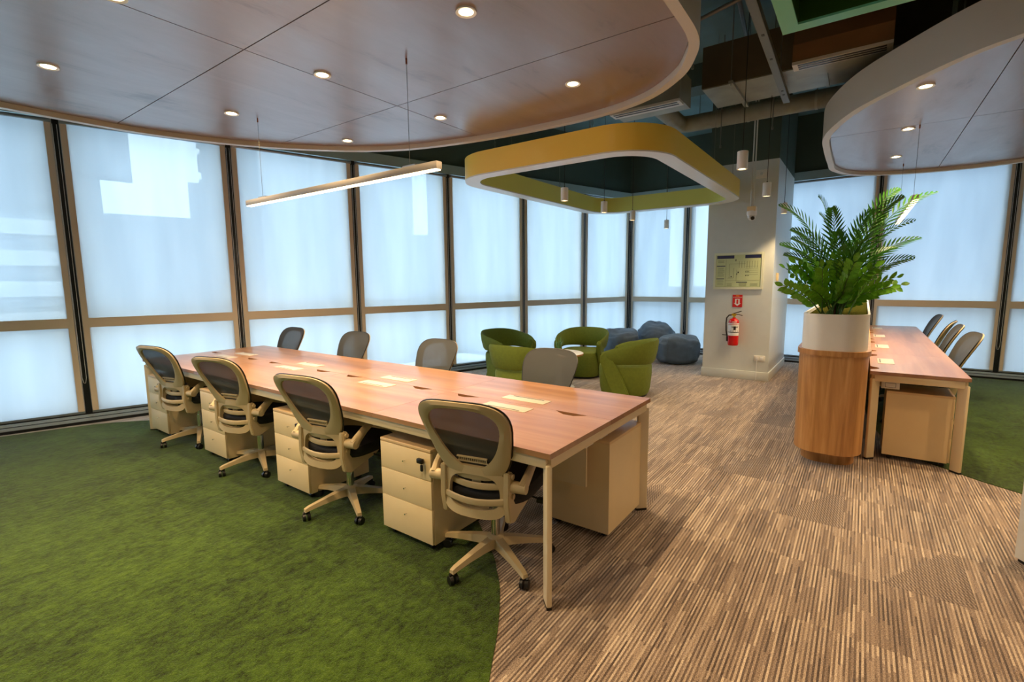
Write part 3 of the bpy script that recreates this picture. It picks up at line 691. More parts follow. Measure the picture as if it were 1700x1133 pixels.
for k in (.3, .79):
    p = a.lerp(b, k)-st.location; bm = bm_new(); cyl(bm, p, (p.x, p.y, ZC-3.3), .005, n=6); obj('hanger_rod', bm, M_ROD, st)
def pipe(p0, p1, r, lab, nm='conduit', m=M_ROD, drops=()):
    t = thing(nm, p0, 0, lab, 'pipe'); bm = bm_new(); cyl(bm, (0, 0, 0), Vector(p1)-Vector(p0), r, n=12); obj('pipe', bm, m, t, True)
    for k in drops:
        q = (Vector(p1)-Vector(p0))*k; bm = bm_new(); cyl(bm, q, (q.x, q.y, ZC-p0[2]), .004, n=6); obj('hanger_rod', bm, M_ROD, t)
    return t
pipe((2.6, -3.5, 3.95), (2.6, 3.2, 3.95), .03, 'grey pipe running across under the dark slab', drops=(.2, .5, .8))
pipe((2.0, -.1, 4.05), (6.6, .35, 4.05), .02, 'thin grey conduit running toward the column', drops=(.2, .6))
pipe((3.3, 2.6, 3.5), (3.0, -.2, 3.9), .018, 'thin slanting conduit above the yellow ring', drops=(.5,))
pipe((5.7, 2.9, 3.75), (5.6, -3.5, 3.75), .05, 'grey pipe behind the round duct near the column top', drops=(.3, .6))
for k, (x, w) in enumerate(((2.0, .25), (5.3, .35))):
    tag(B('beam', (x-w/2+.0, -6, ZC-.28), (x+w/2, 5.6 if x < 4 else 3.6, ZC), M_GREENWALL), kind='structure')
tag(B('trim_1', (2.3, -1.05, 4.0), (6.1, -.75, ZC), mat('black_tray', (20, 22, 22), .8)), kind='structure')
for i, (x, y, z0) in enumerate(((4.7, -.1, 3.2), (4.55, .42, 3.05), (3.1, -.9, 3.62), (2.75, .25, 3.3), (3.4, 1.55, 3.2))):
    t = thing('hanger_wire', (x, y, z0), 0, ['threaded rod hanging before the column top', 'threaded rod hanging right of the yellow ring', 'threaded rod beside the fan coil unit', 'threaded rod above the nearest cylinder pendant', 'threaded rod above the middle of the yellow ring'][i], 'rod')
    bm = bm_new(); cyl(bm, (0, 0, 0), (0, 0, ZC-z0), .006, n=6); obj('rod', bm, M_ROD, t)
    bm = bm_new(); cyl(bm, (0, 0, 0), (0, 0, .03), .012, n=6); obj('nut', bm, M_ROD, t)

# ------------------------------------------------------------------ things on the column
xs = 6.14
ep = thing('evacuation_plan', (xs-.003, .468, 1.37), 0, 'framed pale green evacuation plan hanging on the column', 'notice')
B('backing', (-.008, -.325, .0), (0, .325, .505), mat('plan_paper', (204, 214, 164), .4), ep)
for lo, hi in (((-.02, -.34, -.015), (0, .34, .015)), ((-.02, -.34, .495), (0, .34, .525)), ((-.02, -.34, .015), (0, -.312, .495)), ((-.02, .312, .015), (0, .34, .495))): B('frame_strip', lo, hi, mat('plan_frame', (226, 230, 206), .3), ep)
bm = bm_new()
def flat(bm, y0, y1, z0, z1): box(bm, (-.0095, y0, z0), (-.008, y1, z1))
bh = bm_new(); flat(bh, .06, .3, .44, .487); flat(bh, -.3, -.09, .44, .487); obj('plan_header', bh, mat('navy_ink', (44, 50, 92), .4), ep)
bh = bm_new(); flat(bh, .18, .30, .325, .337); flat(bh, .19, .30, .135, .147); flat(bh, -.13, .02, .083, .094); obj('plan_bars', bh, mat('navy_ink', (44, 50, 92), .4), ep)
bh = bm_new()
random.seed(3)
for z in (.41, .395, .38, .30, .285, .26, .24, .22, .20, .18, .11, .095, .07, .05): flat(bh, .19+random.random()*.02, .285, z, z+.004)
for z in (.065, .05, .035):
    flat(bh, .08, .15, z, z+.003); flat(bh, -.12, -.02, z, z+.003); flat(bh, -.27, -.17, z, z+.003)
flat(bh, .17, .172, .02, .43); flat(bh, -.29, .17, .115, .117); flat(bh, .02, .022, .115, .27); flat(bh, -.29, .30, .02, .022)
for k in range(8): flat(bh, -.26+k*.035, -.257+k*.035, .3, .40)
for k in range(5): flat(bh, -.27, -.10, .20+k*.03, .202+k*.03)
flat(bh, .06, .14, .15, .153); flat(bh, .12, .123, .15, .36); flat(bh, .06, .063, .15, .3); flat(bh, -.1, .12, .36, .363)
obj('plan_lines', bh, mat('plan_ink', (96, 112, 78), .5), ep)
bh = bm_new()
for k in range(3):
    for z in (.235, .18): flat(bh, -.11-k*.02, -.10-k*.02, z, z+.012)
flat(bh, -.01, .005, .225, .245); flat(bh, .01, .02, .2, .22); flat(bh, .085, .10, .165, .18); flat(bh, .03, .04, .4, .43)
obj('plan_symbols', bh, mat('plan_dark', (30, 46, 34), .5), ep)
def textmesh(name, s, size, M, m, parent, ext=.0004):
    cu = bpy.data.curves.new(name, 'FONT'); cu.body = s; cu.size = size; cu.align_x = 'CENTER'; cu.align_y = 'CENTER'; cu.extrude = ext
    o = bpy.data.objects.new(name, cu); COL.objects.link(o); bpy.context.view_layer.update()
    me = bpy.data.meshes.new_from_object(o.evaluated_get(bpy.context.evaluated_depsgraph_get())); bpy.data.objects.remove(o)
    me.transform(M); me.materials.clear(); me.materials.append(m); r = bpy.data.objects.new(name, me); COL.objects.link(r); r.parent = parent; return r
FACE = Matrix(((0, 0, -1, 0), (-1, 0, 0, 0), (0, 1, 0, 0), (0, 0, 0, 1)))   # text x -> -y, y -> z, normal -> -x
sg = thing('fire_extinguisher_sign', (xs-.002, .458, 1.18), 0, 'small red fire extinguisher sign with white arrow on the column', 'sign')
B('sign_plate', (-.004, -.068, -.093), (0, .068, .093), M_REDS, sg)
textmesh('sign_text', 'FIRE', .026, Matrix.Translation((-.0045, 0, .074)) @ FACE, mat('sign_yellow', (236, 200, 60), .5), sg)
textmesh('sign_text', 'EXTINGUISHER', .0185, Matrix.Translation((-.0045, 0, .052)) @ FACE, M_WHT, sg)
bm = bm_new(); pts = [(-.032, .03), (-.032, -.035), (-.05, -.035), (0, -.075), (.05, -.035), (.032, -.035), (.032, .03)]
prism(bm, pts, .0045, .005, FACE @ Matrix.Identity(4)); obj('arrow', bm, M_WHT, sg)
bm = bm_new(); prism(bm, rrect(-.013, .013, -.045, .022, .008, 3), .005, .0056, FACE); obj('arrow_core', bm, M_REDS, sg)
fx = thing('fire_extinguisher', (xs-.10, .475, .52), 0, 'red fire extinguisher with white label and black hose hung on the column', 'fire extinguisher')
bm = bm_new(); lathe(bm, [(0, 0), (.066, 0), (.074, .012), (.075, .03), (.075, .34), (.068, .375), (.045, .398), (.022, .405), (.022, .42), (0, .42)], n=28); obj('cylinder_body', bm, M_RED, fx, True)
bm = bm_new()
A0 = math.radians(110); A1 = math.radians(262)
for (za, zb) in ((.15, .335),):
    R = [[(.0765*math.cos(A0+(A1-A0)*i/16), .0765*math.sin(A0+(A1-A0)*i/16), z) for i in range(17)] for z in (za, zb)]
    loft(bm, R, False, False)
obj('label_sheet', bm, M_WHT, fx, True)
def lab_strip(name, z0, z1, a0, a1, m, r=.0772):
    bm = bm_new(); R = [[(r*math.cos(math.radians(a0+(a1-a0)*i/10)), r*math.sin(math.radians(a0+(a1-a0)*i/10)), z) for i in range(11)] for z in (z0, z1)]; loft(bm, R, False, False); return obj(name, bm, m, fx)
lab_strip('label_line', .195, .205, 112, 260, M_BLKP); lab_strip('label_line', .312, .318, 112, 260, M_REDS)
lab_strip('label_picture', .235, .29, 190, 215, M_BLKP); lab_strip('label_picture', .275, .285, 170, 240, M_BLKP); lab_strip('label_line', .348, .36, 170, 225, M_WHT, .0745)
for a in (160, 185, 210, 235): lab_strip('label_picture', .215, .225, a, a+6, M_BLKP)
bm = bm_new(); cyl(bm, (0, 0, .42), (0, 0, .45), .016, n=12); box(bm, (-.02, -.03, .445), (.02, .03, .475)); obj('valve', bm, M_BRASS, fx)
bm = bm_new(); tube(bm, [(0, .01, .475), (0, -.06, .50), (0, -.10, .515)], .007, 6); tube(bm, [(0, 0, .462), (0, -.06, .465), (0, -.115, .448)], .006, 6); obj('handle', bm, M_BLKP, fx)
bm = bm_new(); tube(bm, [(0, .02, .455), (0, .07, .45), (-.01, .10, .41), (-.01, .105, .33), (-.01, .10, .22), (-.01, .085, .13)], .010, 8); obj('hose', bm, M_BLKP, fx, True)
bm = bm_new(); cyl(bm, (-.01, .085, .13), (-.01, .08, .06), .012, .016, n=10); obj('nozzle', bm, M_BLKP, fx)
bm = bm_new(); tube(bm, [(.03, .06, .15), (0, .11, .15), (-.02, .15, .155)], .006, 6); obj('hose_clip', bm, M_BLKP, fx)
B('wall_bracket', (.06, -.02, .2), (.098, .02, .3), M_BLKP, fx)
def plate(name, loc, w, h, lab, cat, m=M_WHITE):
    t = thing(name, loc, 0, lab, cat); B('cover', (-.012, -w/2, -h/2), (0, w/2, h/2), m, t, bev=.003); return t
t = plate('speaker_plate', (xs-.001, .216, 2.99), .15, .12, 'small pale wall plate with a round knob high on the column', 'wall plate', M_WHITE); bm = bm_new(); cyl(bm, (-.03, 0, 0), (-.012, 0, 0), .02, n=14); obj('knob', bm, M_COL, t, True)
t = plate('power_outlet', (xs-.001, .12, .335), .15, .085, 'white double power outlet near the foot of the column', 'outlet')
for y in (-.03, .03): B('socket', (-.016, y-.02, -.025), (-.012, y+.02, .025), M_WHT, t, bev=.001)
bm = bm_new(); tube(bm, [(-.02, .03, -.03), (-.022, .035, -.15), (-.026, .03, -.3), (-.03, .03, -.33)], .003, 6); obj('cable', bm, M_WHT, t)
sw = thing('wall_switch', (6.45, -.001, 1.53), 0, 'small pale switch box on the window-side face of the column', 'switch')
B('cover', (-.03, -.03, -.06), (.03, 0, .06), M_LAM, sw, bev=.004); B('rocker', (-.015, -.034, -.03), (.015, -.03, .03), M_WHT, sw)
# dome camera
dc = thing('dome_camera', (5.176, .153, 2.33), 0, 'white dome security camera hanging from a conduit before the column', 'camera')
B('junction_box', (-.05, -.05, .03), (.05, .05, .09), M_LAM, dc, bev=.005)
bm = bm_new(); lathe(bm, [(0, .04), (.058, .035), (.06, .0), (.055, -.02), (.05, -.025)], n=24); obj('housing', bm, M_WHT, dc, True)
bm = bm_new(); lathe(bm, [(.05, -.022), (.048, -.045), (.036, -.068), (.018, -.08), (0, -.083)], n=24); obj('eyeball', bm, M_RIM, dc, True)
dv = Vector((-.7, -.35, -.55)).normalized(); bm = bm_new(); q = Vector((0, 0, -.03)); cyl(bm, q+dv*.03, q+dv*.058, .026, .022, n=16); obj('lens', bm, M_BLKP, dc, True)
for k in (-.015, .015):
    bm = bm_new(); cyl(bm, (0, k, .09), (0, k, ZC-2.33), .008, n=8); obj('conduit', bm, M_COL, dc)

# ------------------------------------------------------------------ desks
def blade_leg(parent, x, y, ang, h=.69):
    M = Matrix.Translation((x, y, 0)) @ Matrix.Rotation(ang, 4, 'Z')
    bm = bm_new(); box(bm, (-.038, -.0135, .012), (.038, .0135, h), M, bev=.008); l = obj('leg', bm, M_STEEL, parent, True)
    bm = bm_new(); box(bm, (-.036, -.012, 0), (.036, .012, .014), M); obj('foot_pad', bm, M_BLKP, l)
def flap(parent, cx, cy, L, Wd, along, slot_side):
    # cable flap: cream plate with thin dark slot
    M = Matrix.Translation((cx, cy, .75)) @ (Matrix.Rotation(PI/2, 4, 'Z') if along == 'x' else Matrix.Identity(4))
    bm = bm_new(); box(bm, (-Wd/2, -L/2, -.002), (Wd/2, L/2, .0025), M, bev=.0008); f = obj('cable_flap', bm, mat('flap_paint', (196, 186, 170), .4), parent, True)
    bm = bm_new(); box(bm, (slot_side*Wd*.34-.004, -L*.36, .0022), (slot_side*Wd*.34+.004, L*.36, .0032), M); obj('flap_slot', bm, M_BLKP, f)
DZ0, DZ1 = .724, .75
L1 = 4.853; W1 = 1.239; st1 = L1/4
dk = thing('bench_desk', (0, 0, 0), 0, 'long cream-framed bench desk with glossy brown tops for eight seats', 'desk', None)
for k in range(4):
    y0, y1 = k*st1+.0008, (k+1)*st1-.0008
    a, b = k*st1+.15, k*st1+.355; c_, d_ = k*st1+.93, k*st1+1.125
    e = .0008; m_ = .645
    # near side panel with trapezoid notches
    P = [(0, y0), (m_-e, y0), (m_-e, a), (m_-.05, a+.06), (m_-.05, b-.08), (m_-e, b), (m_-e, c_), (m_-.05, c_+.09), (m_-.05, d_-.05), (m_-e, d_), (m_-e, y1), (0, y1)]
    bm = bm_new(); prism(bm, P, DZ0, DZ1); obj('desktop', bm, W_DESKY, dk)
    P = [(m_+e, y0), (W1, y0), (W1, y1), (m_+e, y1)]
    bm = bm_new(); prism(bm, P, DZ0, DZ1); obj('desktop', bm, W_DESKY, dk)
    flap(dk, .545, k*st1+.64, .325, .10, 'y', -1); flap(dk, .76, k*st1+.645, .325, .10, 'y', 1)
    # cable trays beneath
    B('cable_tray', (.47, k*st1+.2, .60), (.60, (k+1)*st1-.1, .604), M_STEEL, dk); B('cable_tray', (.70, k*st1+.2, .60), (.83, (k+1)*st1-.1, .604), M_STEEL, dk)
B('side_rail', (.012, .03, .672), (.042, L1-.03, .722), M_STEEL, dk, bev=.004); B('side_rail', (W1-.042, .03, .672), (W1-.012, L1-.03, .722), M_STEEL, dk, bev=.004)
B('end_rail', (.03, .012, .672), (W1-.03, .042, .722), M_STEEL, dk, bev=.004); B('end_rail', (.03, L1-.042, .672), (W1-.03, L1-.012, .722), M_STEEL, dk, bev=.004)
for k in (1, 2, 3): B('cross_rail', (.05, k*st1-.02, .672), (W1-.05, k*st1+.02, .722), M_STEEL, dk)
blade_leg(dk, .035, .035, PI/4); blade_leg(dk, W1-.035, .035, -PI/4, ); blade_leg(dk, .035, L1-.035, -PI/4); blade_leg(dk, W1-.035, L1-.035, PI/4)
for k in (1, 2, 3): blade_leg(dk, .5, k*st1, PI/2); blade_leg(dk, .75, k*st1, PI/2)
B('modesty_panel', (.638, .15, .33), (.652, L1-.15, .67), M_STEEL, dk)
for x in (.53, .72):
    pb = B('power_box', (x, .10, .60), (x+.10, .26, .665), M_WHITE, dk, bev=.003)
    bm = bm_new()
    for lo, hi in (((x+.025, .0985, .61), (x+.075, .1, .612)), ((x+.025, .0985, .653), (x+.075, .1, .655)), ((x+.025, .0985, .61), (x+.027, .1, .655)), ((x+.073, .0985, .61), (x+.075, .1, .655))): box(bm, lo, hi)
    obj('socket_outline', bm, M_BLKP, pb)
bm = bm_new(); tube(bm, [(.10, .06, .68), (.14, .065, .65), (.36, .065, .65), (.42, .07, .69)], .004, 6); obj('tray_bracket', bm, M_WHT, dk)
# right-hand desk
d2 = thing('bench_desk', (3.13, -1.765, 0), 0, 'single-sided cream-framed desk with brown tops beside the tall planter', 'desk', None)
L2, W2 = 4.84, .61; st2 = L2/4
for k in range(4):
    x0, x1 = k*st2+.0008, (k+1)*st2-.0008
    a, b = k*st2+.10, k*st2+.28; c_, d_ = k*st2+.93, k*st2+1.125; e = W2
    P = [(x0, 0), (x1, 0), (x1, W2), (d_, W2), (d_-.05, W2-.06), (c_+.09, W2-.06), (c_, W2), (b, W2), (b-.08, W2-.06), (a+.06, W2-.06), (a, W2), (x0, W2)]
    bm = bm_new(); prism(bm, P, DZ0, DZ1); obj('desktop', bm, W_DESKX, d2)
    flap(d2, k*st2+.64, W2-.115, .325, .12, 'x', 1)
    B('cable_tray', (k*st2+.2, W2-.18, .60), ((k+1)*st2-.1, W2-.04, .604), M_STEEL, d2)
B('side_rail', (.03, .012, .672), (L2-.03, .042, .722), M_STEEL, d2, bev=.004); B('side_rail', (.03, W2-.042, .672), (L2-.03, W2-.012, .722), M_STEEL, d2, bev=.004)
B('end_rail', (.012, .03, .667), (.042, W2-.03, .722), M_STEEL, d2, bev=.004); B('end_rail', (L2-.042, .03, .672), (L2-.012, W2-.03, .722), M_STEEL, d2, bev=.004)
for k in (1, 2, 3): B('cross_rail', (k*st2-.02, .05, .672), (k*st2+.02, W2-.05, .722), M_STEEL, d2)
blade_leg(d2, .035, .035, PI/4); blade_leg(d2, .035, W2-.035, -PI/4); blade_leg(d2, L2-.035, .035, -PI/4); blade_leg(d2, L2-.035, W2-.035, PI/4)
pb = B('power_box', (.09, W2-.20, .60), (.24, W2-.08, .66), M_WHITE, d2, bev=.003)
bm = bm_new()
for lo, hi in (((.0885, W2-.175, .612), (.09, W2-.105, .614)), ((.0885, W2-.175, .648), (.09, W2-.105, .65)), ((.0885, W2-.175, .612), (.09, W2-.173, .65)), ((.0885, W2-.107, .612), (.09, W2-.105, .65))): box(bm, lo, hi)
obj('socket_outline', bm, M_BLKP, pb)
B('modesty_panel', (.4, W2-.03, .33), (L2-.15, W2-.016, .67), M_STEEL, d2)

# pedestals: local front faces -x, origin at front-left floor corner centre
def mk_ped(w=.415, d=.50, h=.6):
    t = thing('drawer_pedestal', (0, 0, 0), 0, '', 'drawer unit', '')
    B('carcass', (.018, -w/2, .045), (d, w/2, h-.018), M_LAM, t)
    B('top_panel', (.0, -w/2, h-.018), (d, w/2, h), M_LAMTOP, t, bev=.002)
    zs = (.05, .255, .42, h-.02); 
    for i in range(3):
        q = B('drawer', (0, -w/2+.001, zs[i]+.0015), (.017, w/2-.001, zs[i+1]-.0015), M_LAM, t, bev=.001)
        zc = (zs[i]+zs[i+1])/2+(.03 if i == 0 else .0)
        bm = bm_new(); cyl(bm, (-.012, 0, zc), (0, 0, zc), .0025, n=8); cyl(bm, (-.016, 0, zc), (-.011, 0, zc), .0045, .0055, n=12); obj('knob', bm, M_CHROME, q, True)
        if i == 2:
            bm = bm_new(); cyl(bm, (-.012, -w/2+.055, .535), (0, -w/2+.055, .535), .009, n=14); obj('lock', bm, M_CHROME, q, True)
            bm = bm_new(); box(bm, (-.034, -w/2+.035, .522), (-.012, -w/2+.078, .550), bev=.006); obj('key', bm, M_BLKP, q, True)
            bm = bm_new(); box(bm, (-.026, -w/2+.04, .476), (-.014, -w/2+.06, .515), bev=.007); tube(bm, [(-.022, -w/2+.05, .515), (-.026, -w/2+.053, .525)], .0015, 5); obj('key_fob', bm, M_BLKP, q, True)
    for x in (.05, d-.06):
        for y in (-w/2+.05, w/2-.05):
            bm = bm_new(); cyl(bm, (x, y-.011, .019), (x, y+.011, .019), .019, n=14); box(bm, (x-.012, y-.008, .03), (x+.012, y+.008, .047)); obj('caster', bm, M_BLKP, t, True)
    return t
ped0 = mk_ped()
PED = [(.035, .985, PI*0, 'under the long desk beside the closest chair'), (.02, 2.165, 0, 'between the two nearest chairs of the long desk'), (.01, 3.365, 0, 'between the second and third near-side chairs'), (.0, 4.55, 0, 'beside the desk leg at the far left end')]
fp = True
for x, y, r, l in PED:
    t = ped0 if fp else copy_tree(ped0); fp = False
    t.location = (x, y, 0); t.rotation_euler.z = r; tag(t, 'cream drawer pedestal with keys '+l, None, 'drawer pedestals on the near side of the long desk')
t = copy_tree(ped0); t.location = (1.205, .245, 0); t.rotation_euler.z = PI; tag(t, 'cream pedestal facing away at the near right corner of the long desk', None, 'drawer pedestals on the window side of the long desk'); t['group'] = 'drawer pedestals facing away'
t = copy_tree(ped0); t.location = (3.45, -1.715, 0); t.rotation_euler.z = PI/2; t.scale = (.85, .9, .97); tag(t, 'cream pedestal side-on under the right-hand desk', None, 'drawer pedestals facing away')
t.location = (3.415, -1.70, 0)

# ------------------------------------------------------------------ office chairs
def sq(a, b, th, e, skew=0.):
    c, s = math.cos(th), math.sin(th)
    return (math.copysign(abs(c)**(2/e), c)*a, math.copysign(abs(s)**(2/e), s)*b)
def back_x(z): # lean of the backrest centre line
    return -.225-.17*max(0, (z-.55))/.41+.02*math.sin((z-.45)*6)
def bsurf(y, z, off=0.): return Vector((back_x(z)+.42*y*y*1.1+off, y, z))
def halfw(z, w_top, w_bot, z0, z1):
    t = (z-z0)/(z1-z0); return w_bot+(w_top-w_bot)*(t**.8 if t > 0 else 0)
def outl(zc, hh, wt, wb, e, n=44):
    P = []
    for i in range(n):
        th = 2*PI*i/n; cy, cz = sq(1, 1, th, e); z = zc+hh*cz; t = (cz+1)/2
        P.append((cy*(wb+(wt-wb)*(t**.75)), z))
    return P
def mk_chair():
    t = thing('office_chair', (0, 0, 0), 0, '', 'chair', '')
    # upper back frame ring
    O = outl(.755, .215, .262, .160, 3.6); I = outl(.768, .168, .222, .088, 2.7)
    bm = bm_new(); n = len(O); Vv = []
    Mi = [((a[0]+b[0])/2, (a[1]+b[1])/2) for a, b in zip(O, I)]
    for P, off in ((O, .0), (O, -.014), (Mi, -.024), (I, -.014), (I, 0)): Vv.append([bm.verts.new(bsurf(p[0], p[1], off)) for p in P])
    for q in range(5):
        A, Bq = Vv[q], Vv[(q+1) % 5]
        for i in range(n): bm.faces.new((A[i], A[(i+1) % n], Bq[(i+1) % n], Bq[i]))
    obj('back_frame', bm, M_CHAIR, t, True)
    # mesh sheet over the front
    bm = bm_new(); rings = []
    O2 = outl(.755, .217, .265, .163, 3.6)
    for s in (1., .8, .6, .4, .2): rings.append([bm.verts.new(bsurf(p[0]*s, .755+(p[1]-.755)*s, .006+.012*(1-s))) for p in O2])
    c_ = bm.verts.new(bsurf(0, .755, .018))
    for A, Bq in zip(rings, rings[1:]):
        for i in range(n): bm.faces.new((A[i], A[(i+1) % n], Bq[(i+1) % n], Bq[i]))
    for i in range(n): bm.faces.new((rings[-1][i], rings[-1][(i+1) % n], c_))
    obj('mesh_back', bm, MESH, t, True)
    bm = bm_new(); tube(bm, [bsurf(p[0], p[1], .003) for p in O2], .0045, 6, True); obj('edge_piping', bm, M_BLKP, t, True)
    # lower back ring (yoke)
    O = outl(.485, .13, .168, .185, 3.6, 40); I = outl(.485, .088, .132, .15, 3.0, 40)
    bm = bm_new(); Vv = []; n = 40
    for P, off in ((O, .012), (O, -.016), (I, -.016), (I, .012)): Vv.append([bm.verts.new(Vector((-.232+.9*p[0]*p[0]+off-.06*max(0, .5-p[1]), p[0], p[1]))) for p in P])
    for q in range(4):
        A, Bq = Vv[q], Vv[(q+1) % 4]
        for i in range(n): bm.faces.new((A[i], A[(i+1) % n], Bq[(i+1) % n], Bq[i]))
    obj('back_yoke', bm, M_CHAIR, t, True)
    # lumbar bars + strap + pad
    for z, dx, w in ((.520, -.008, .15), (.452, -.042, .175)):
        bm = bm_new(); tube(bm, [(-.215+dx+1.2*y*y, y, z-.012*math.cos(y*9)) for y in [w*(i/8-1) for i in range(17)]], .018, 8, flat=.5, upv=(0, 0, 1)); obj('lumbar_bar', bm, M_CHAIR, t, True)
    B('lumbar_strap', (-.212, -.024, .50), (-.200, .024, .585), M_CHAIR, t, bev=.003)
    bm = bm_new(); R = []
    for zz in (.50, .53, .57, .61): R.append([(-.185+1.2*y*y, y, zz) for y in [.13*(i/6-1) for i in range(13)]])
    loft(bm, R, False, False); obj('lumbar_pad', bm, M_BLACK, t, True)
    bm = bm_new()
    for i in range(14):
        y = -.075+i*.0115; box(bm, (back_x(.64)+.004, y, .635), (back_x(.64)+.010, y+.0045, .655))
    box(bm, (back_x(.66)+.002, -.08, .655), (back_x(.66)+.012, .085, .662)); box(bm, (back_x(.63)+.002, -.08, .630), (back_x(.63)+.012, .085, .636)); obj('lumbar_grille', bm, M_CHAIR, t)
    # side brackets from yoke forward under the seat, arms
    for s in (-1, 1):
        P = [(-.235, .60), (-.19, .595), (-.175, .52), (-.17, .46), (-.12, .435), (.06, .418), (.11, .41), (.06, .375), (-.1, .345), (-.17, .325), (-.22, .345), (-.24, .44)]
        M = Matrix(((1, 0, 0, 0), (0, 0, s, 0), (0, 1, 0, 0), (0, 0, 0, 1)))
        bm = bm_new(); prism(bm, P, .158, .19, M); bmesh.ops.recalc_face_normals(bm, faces=bm.faces)
        bmesh.ops.bevel(bm, geom=list(bm.edges), offset=.005, segments=2, affect='EDGES'); obj('side_bracket', bm, M_CHAIR, t, True)
        bm = bm_new(); cyl(bm, (-.20, s*.17, .525), (-.20, s*.265, .525), .03, .027, n=18); a = obj('arm_pivot', bm, M_CHAIR, t, True)
        bm = bm_new(); cyl(bm, (-.205, s*.188, .575), (-.205, s*.2, .575), .014, n=12); cyl(bm, (-.2, s*.188, .475), (-.2, s*.2, .475), .014, n=12); obj('bolt_cap', bm, M_CHAIR, t, True)
        pts = [(-.20, .245, .525), (-.165, .252, .56), (-.11, .256, .60), (-.04, .257, .63), (.04, .256, .645)]
        bm = bm_new(); tube(bm, [(p[0], s*p[1], p[2]) for p in pts], [.036, .032, .028, .024, .020], 10, flat=.62, upv=(-.5, 0, 1)); obj('arm', bm, M_CHAIR, t, True)
        bm = bm_new(); box(bm, (-.10, s*.257-.028, .648), (.10, s*.257+.028, .668), bev=.009); obj('arm_pad', bm, M_BLACK, t, True)
    # seat
    bm = bm_new(); R = []
    for zz, k in ((.405, .82), (.42, .95), (.445, 1.), (.47, .985), (.485, .93), (.49, .7), (.49, .35)):
        ring_ = []
        for i in range(36):
            x, y = sq(.245*k, .250*k, 2*PI*i/36, 3.4)
            ring_.append((x+.03, y, zz-.02*max(0, x/.25)**3*(1 if zz > .44 else .4)))
        R.append(ring_)
    loft(bm, R); obj('seat', bm, M_BLACK, t, True)
    bm = bm_new(); box(bm, (-.14, -.09, .365), (.12, .09, .408), bev=.01); obj('tilt_mechanism', bm, M_BLKP, t, True)
    bm = bm_new(); tube(bm, [(.03, -.09, .385), (.03, -.2, .38), (.03, -.235, .375)], .005, 6); box(bm, (.015, -.275, .355), (.045, -.23, .38), bev=.004); obj('lever', bm, M_BLKP, t)
    bm = bm_new(); cyl(bm, (0, 0, .20), (0, 0, .37), .014, n=14); cyl(bm, (0, 0, .11), (0, 0, .26), .024, n=16); obj('gas_lift', bm, M_CHROME, t, True)
    bm = bm_new(); lathe(bm, [(.0, .075), (.045, .08), (.05, .10), (.045, .135), (.03, .145), (0, .145)], n=20); obj('base_hub', bm, M_CHAIR, t, True)
    for k in range(5):
        a = 2*PI*k/5+.30; d = Vector((math.cos(a), math.sin(a), 0)); q = Vector((-d.y, d.x, 0)); R = []
        for r, w, z0, z1 in ((.03, .030, .085, .135), (.10, .026, .085, .128), (.20, .021, .078, .108), (.29, .017, .066, .09), (.315, .015, .060, .08)):
            R.append([tuple(d*r+q*w*sx+Vector((0, 0, z))) for sx, z in ((-1, z0), (1, z0), (.75, z1), (-.75, z1))])
        bm = bm_new(); loft(bm, R); lg = obj('base_leg', bm, M_CHAIR, t)
        e = d*.305; bm = bm_new(); cyl(bm, e+Vector((0, 0, .045)), e+Vector((0, 0, .075)), .009, n=8)
        ax = Vector((math.cos(a+.9+k), math.sin(a+.9+k), 0)); c = e+Vector((0, 0, .026))
        for s in (-1, 1): cyl(bm, c+ax*.006*s, c+ax*.023*s, .026, .023, n=18)
        tube(bm, [c+Vector((0, 0, .028))+ax*.02, c+Vector((0, 0, .03)), c+Vector((0, 0, .028))-ax*.02], .008, 6)
        obj('caster', bm, M_BLKP, t, True)
    return t
ch0 = mk_chair()
CH = [(.205, .47, math.radians(12), 'beige-framed mesh office chair nearest the camera at the near corner of the long desk', 'chairs along the near side of the long desk'),
      (.15, 1.67, math.radians(10), 'beige-framed mesh office chair second from the near end of the long desk', ''),
      (.17, 2.90, math.radians(15), 'beige-framed mesh office chair third from the near end of the long desk', ''),
      (.17, 4.05, math.radians(12), 'beige-framed mesh office chair at the far end of the long desk\'s near side', '')]
CHB = [(1.12, .88, PI, 'across the long desk, rightmost, before the green tub chairs'), (1.12, 2.10, PI, 'across the long desk, second from the right'), (1.14, 3.36, PI, 'across the long desk, third from the right'), (1.06, 4.46, PI, 'across the long desk, farthest left')]
CHR = [(4.60, -1.60, PI/2+.12, 'at the right-hand desk, nearest'), (5.65, -1.60, PI/2-.02, 'at the right-hand desk, second nearest, almost touching its neighbour'), (6.35, -1.62, PI/2-.2, 'at the right-hand desk, third, overlapped by its neighbour'), (7.5, -1.60, PI/2+.05, 'at the right-hand desk, farthest and apart from the others')]
fc_ = True
for x, y, r, l, g in CH:
    t = ch0 if fc_ else copy_tree(ch0); fc_ = False
    t.location = (x, y, 0); t.rotation_euler.z = r; tag(t, l, None, 'chairs along the near side of the long desk')
for x, y, r, l in CHB:
    t = copy_tree(ch0); t.location = (x, y, 0); t.rotation_euler.z = r; tag(t, 'grey mesh office chair '+l, None, 'chairs along the window side of the long desk')
for x, y, r, l in CHR:
    t = copy_tree(ch0); t.location = (x, y, 0); t.rotation_euler.z = r; tag(t, 'grey mesh office chair '+l, None, 'chairs at the right-hand desk')

